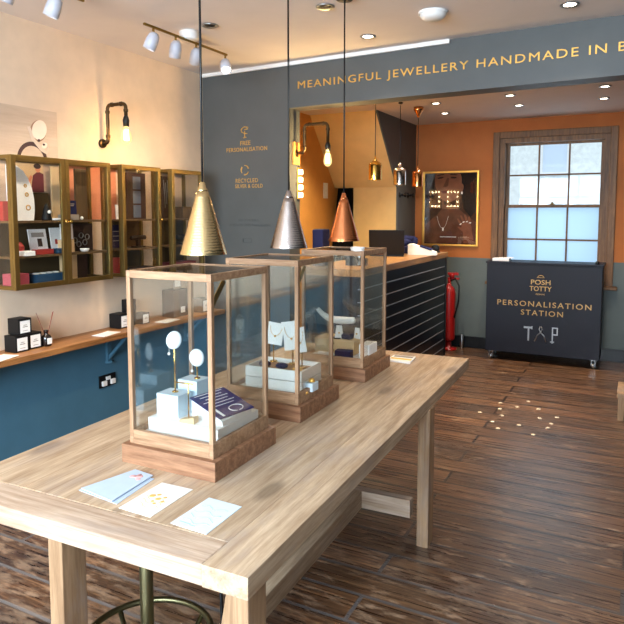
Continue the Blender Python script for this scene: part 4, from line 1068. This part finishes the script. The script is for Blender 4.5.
# ------------------------------------------------------------------ wall prints
T = thing('wall_poster', 'sand coloured wall print of a large ring above the wide cabinet', 'poster', (XL, 0, 0))
MB().box(0, .004, 1.7, 2.83, 1.62, 2.268).build('sheet', wood('poster_sand_print', rgb(190, 164, 140), rgb(214, 190, 166), 'y', .6, .35, False, False, .2, 0), T)
b = MB()
outer = [(2.64 + .108 * math.cos(a), 1.955 + .115 * math.sin(a)) for a in [PI * (.03 + .94 * k / 20) for k in range(21)]]
inner = [(2.64 + .086 * math.cos(a), 1.955 + .09 * math.sin(a)) for a in [PI * (.97 - .94 * k / 20) for k in range(21)]]
b.prism(outer + inner, .004, .0055, 'x', 0)
b.prism(ell(2.695, 2.145, .05, .062, -.5), .0065, .008, 'x', 1)
b.prism(ell(2.688, 2.138, .056, .068, -.5), .004, .0064, 'x', 2)
b.prism([(2.61, 2.155), (2.63, 2.16), (2.66, 2.09), (2.74, 2.02), (2.755, 2.06), (2.76, 2.04), (2.75, 2.0), (2.70, 2.02), (2.64, 2.08)], .004, .0068, 'x', 3)
b.prism(ell(2.688, 2.082, .009, .009), .0068, .0085, 'x', 0); b.prism(ell(2.728, 2.055, .022, .016, .6), .0068, .0085, 'x', 1); b.prism(ell(2.722, 2.06, .009, .007), .0086, .0095, 'x', 0)
b.build('ring_print', [plain('dark_plum_print', rgb(66, 38, 38), .6), plain('ivory_print', rgb(236, 216, 196), .6), plain('brown_rim_print', rgb(150, 112, 86), .6), plain('silver_print', rgb(214, 190, 168), .6)], T)
T = thing('wall_poster', 'skin-toned close-up print on the wall behind the gap between the cabinets', 'poster', (XL, 0, 0))
MB().box(0, .004, 2.90, 3.32, 1.60, 1.955).build('sheet', 'skin', T)
MB().prism([(2.96, 1.62), (3.0, 1.62), (3.06, 1.80), (3.02, 1.9), (2.99, 1.88), (3.0, 1.78)], .004, .005, 'x').build('highlight_print', plain('pale_rose_print', rgb(232, 176, 150), .6), T)

# ------------------------------------------------------------------ ceiling fittings
def track(label, y0, y1, heads, canopy=True):
    T = thing('track_light', label, 'track light', (-2.56, 0, ZC), 0, 'white track lights')
    zt = -.055
    MB().box(-.007, .007, y0, y1, zt - .01, zt + .004, .003).build('rail', 'brass', T)
    MB().cyl((0.0, (y0 + y1) / 2, zt), .06, -zt, 28).build('canopy', 'white', T)
    for (y, tx, ty, lit) in heads:
        d = Vector((tx, ty, -1)).normalized(); top = Vector((0, y, zt - .062))
        m = Matrix.Translation(top) @ d.to_track_quat('-Z', 'Y').to_matrix().to_4x4()
        b = MB().lathe([(.0, .03), (.018, .028), (.031, .013), (.037, -.018), (.037, -.072), (.033, -.072), (.031, -.03), (0, -.02)], 28, mat=m)
        h = b.build('lamp_head', 'lampwhite', T)
        MB().cyl((0, y, zt - .045), .007, .04, 10).build('stem', 'brass', h)
        b = MB().lathe([(0, -.05), (.031, -.05), (.031, -.055), (0, -.056)], 20, mat=m); b.build('lens', 'lampglow' if lit else 'whitecard', h)
        if lit:
            L = bpy.data.lights.new('track_spot', 'SPOT'); L.energy = lit; L.color = (1, .82, .62); L.spot_size = 1.5; L.spot_blend = .8; L.shadow_soft_size = .035
            lo = bpy.data.objects.new('track_spot', L); COL.objects.link(lo); lo.parent = T
            lo.location = top + d * .07; lo.rotation_euler = d.to_track_quat('-Z', 'Y').to_euler()
track('white track light with cup heads on the ceiling beyond the cabinets', 2.86, 3.68, ((2.94, -.4, -.2, 24), (3.14, -.35, .25, 24), (3.34, -.6, .5, 16), (3.66, .5, -.55, 14)))
track('white track light with cup heads on the ceiling above the ring print', 1.6, 2.42, ((1.68, -.4, 0, 24), (1.99, -.5, -.1, 24), (2.24, -.38, -.15, 24)))

def downlight(label, x, y, zc, e, col=(1, .88, .74), dark=False, g='recessed ceiling downlights'):
    T = thing('downlight', label, 'downlight', (x, y, zc), 0, g)
    MB().lathe([(.032, -.001), (.05, -.001), (.052, -.006), (.046, -.01), (.032, -.004), (.032, -.001)], 28).build('ring', 'steel', T)
    MB().lathe([(0, -.001), (.034, -.001), (.034, -.004), (0, -.005)], 20).build('lens', 'black' if dark else 'lampglow', T)
    if not dark:
        L = bpy.data.lights.new('downlight_spot', 'SPOT'); L.energy = e; L.color = col; L.spot_size = 1.9; L.spot_blend = .9; L.shadow_soft_size = .04
        lo = bpy.data.objects.new('downlight_spot', L); COL.objects.link(lo); lo.parent = T; lo.location = (0, 0, -.02)
downlight('dark unlit downlight in the ceiling beside the white track light', -2.362, 3.222, ZC, 0, dark=True)
downlight('dark unlit downlight in the ceiling between the silver and copper lamp cords', -1.586, 3.224, ZC, 0, dark=True)
downlight('lit downlight in front of the gold lettering beside the copper lamp cord', -1.603, 3.885, ZC, 40)
downlight('lit downlight in the ceiling to the right of the smoke alarm', -.385, 3.807, ZC, 40)
g2 = 'downlights in the back ceiling'
for (x, y, lb) in ((-1.922, 6.86, 'downlight over the counter end, deepest of the two near the copper jar lamp'), (-1.829, 6.197, 'downlight over the counter right beside the copper jar lamp rose'), (-1.122, 6.694, 'downlight before the window, nearest the window of the left pair'), (-1.103, 6.091, 'downlight before the window, nearest the lettered beam of the left pair'), (-.308, 6.034, 'downlight before the right side of the window, nearest the lettered beam'), (-.344, 6.656, 'downlight before the right side of the window, nearest the window')):
    downlight(lb, x, y, ZC2, 44, (1, .86, .70), False, g2)
for (x, y, lb) in ((-2.95, 5.25, 'added downlight over the space behind the counter, nearest the grey panel'), (-2.75, 5.85, 'added downlight over the space behind the counter, in front of the beige stair slope')):  # extra downlights added out of view to brighten the alcove
    downlight(lb, x, y, ZC2, 110, (1, .80, .48), False, g2)
T = thing('smoke_alarm', 'round white smoke alarm on the ceiling above the gold lettering', 'smoke alarm', (-1.088, 3.599, ZC))
MB().lathe([(0, -.045), (.05, -.043), (.068, -.03), (.075, -.012), (.075, 0), (0, 0)], 32).build('housing', 'white', T)
MB().lathe([(.079, -.012), (.082, -.012), (.082, 0), (.075, 0), (.079, -.012)], 32).build('base_ring', 'whitecard', T)

# ------------------------------------------------------------------ floor light spots put in as pale discs, and the edge of a low stand
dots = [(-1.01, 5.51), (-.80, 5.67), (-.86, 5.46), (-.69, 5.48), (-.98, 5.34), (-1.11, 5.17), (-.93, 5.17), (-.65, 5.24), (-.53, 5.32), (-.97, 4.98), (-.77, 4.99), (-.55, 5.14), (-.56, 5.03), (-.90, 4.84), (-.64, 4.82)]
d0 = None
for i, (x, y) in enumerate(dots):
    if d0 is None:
        d0 = solo('floor_light_spot', MB().lathe([(0, .0005), (.017, .0005), (.016, .002), (0, .0022)], 16), plain('painted_light_spot', rgb(226, 214, 190), .6), 'small white disc standing for a light spot on the dark floorboards between table and station', 'paper disc', (x, y, 0), (0, 0, 0), 'white discs on the floor'); o = d0  # not paper: pale discs standing for light spots on the floor
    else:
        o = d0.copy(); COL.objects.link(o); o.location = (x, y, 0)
T = thing('plant_stand', 'low pale wooden stand at the right edge of the shop floor', 'stand', (-.105, 5.45, 0))
MB().box(0, .4, 0, .4, .19, .22, .004).build('top', 'tleg', T)
for (x, y) in ((0.01, .01), (.345, .01), (.01, .345), (.345, .345)): MB().box(x, x + .045, y, y + .045, 0, .19, .003).build('leg', 'tleg', T)
MB().box(.015, .385, .02, .03, .06, .18).box(.02, .03, .03, .37, .06, .18).build('panel', 'tleg', T)

# ------------------------------------------------------------------ daylight
wd = bpy.data.worlds.new('sky'); S.world = wd; wd.use_nodes = True
bg = wd.node_tree.nodes['Background']; bg.inputs[0].default_value = (.70, .86, 1.0, 1); bg.inputs[1].default_value = 0.72
def area(name, loc, rot, sx, sy, e, col):
    L = bpy.data.lights.new(name, 'AREA'); L.shape = 'RECTANGLE'; L.size = sx; L.size_y = sy; L.energy = e; L.color = col
    o = bpy.data.objects.new(name, L); COL.objects.link(o); o.location = loc; o.rotation_euler = rot; return o
area('shop_window_daylight', (-1.15, YF - .25, 1.95), (PI / 2, 0, 0), 3.4, 1.35, 360, (.82, .91, 1.0))
area('back_window_daylight', (-.88, YB + .4, 1.75), (-PI / 2, 0, 0), 1.1, 1.5, 4, (.75, .88, 1.0))
sun = bpy.data.lights.new('sun', 'SUN'); sun.energy = 1.2; sun.angle = .02; sun.color = (1, .97, .92)
so = bpy.data.objects.new('sun', sun); COL.objects.link(so); so.rotation_euler = (math.radians(35), 0, math.radians(12))
# ------------------------------------------------------------------ camera and view
cam = bpy.data.cameras.new('camera'); co = bpy.data.objects.new('camera', cam); COL.objects.link(co)
cam.sensor_fit = 'HORIZONTAL'; cam.sensor_width = 36; cam.lens = 632 / 624 * 36
co.location = (0, 0, 1.65); co.rotation_euler = (PI / 2 - math.radians(5.0), 0, math.radians(27.34))
cam.shift_y = -(312 - 267.3) / 624; cam.clip_start = .02
S.camera = co
vs = S.view_settings; vs.view_transform = 'Standard'; vs.look = 'None'; vs.gamma = 1; vs.use_curve_mapping = False
vs.exposure = 0.68
S.cycles.max_bounces = 10; S.cycles.diffuse_bounces = 5; S.cycles.glossy_bounces = 5; S.cycles.transparent_max_bounces = 40
S.cycles.sample_clamp_indirect = 4.0; S.cycles.caustics_reflective = False; S.cycles.caustics_refractive = False
S.cycles.use_denoising = True
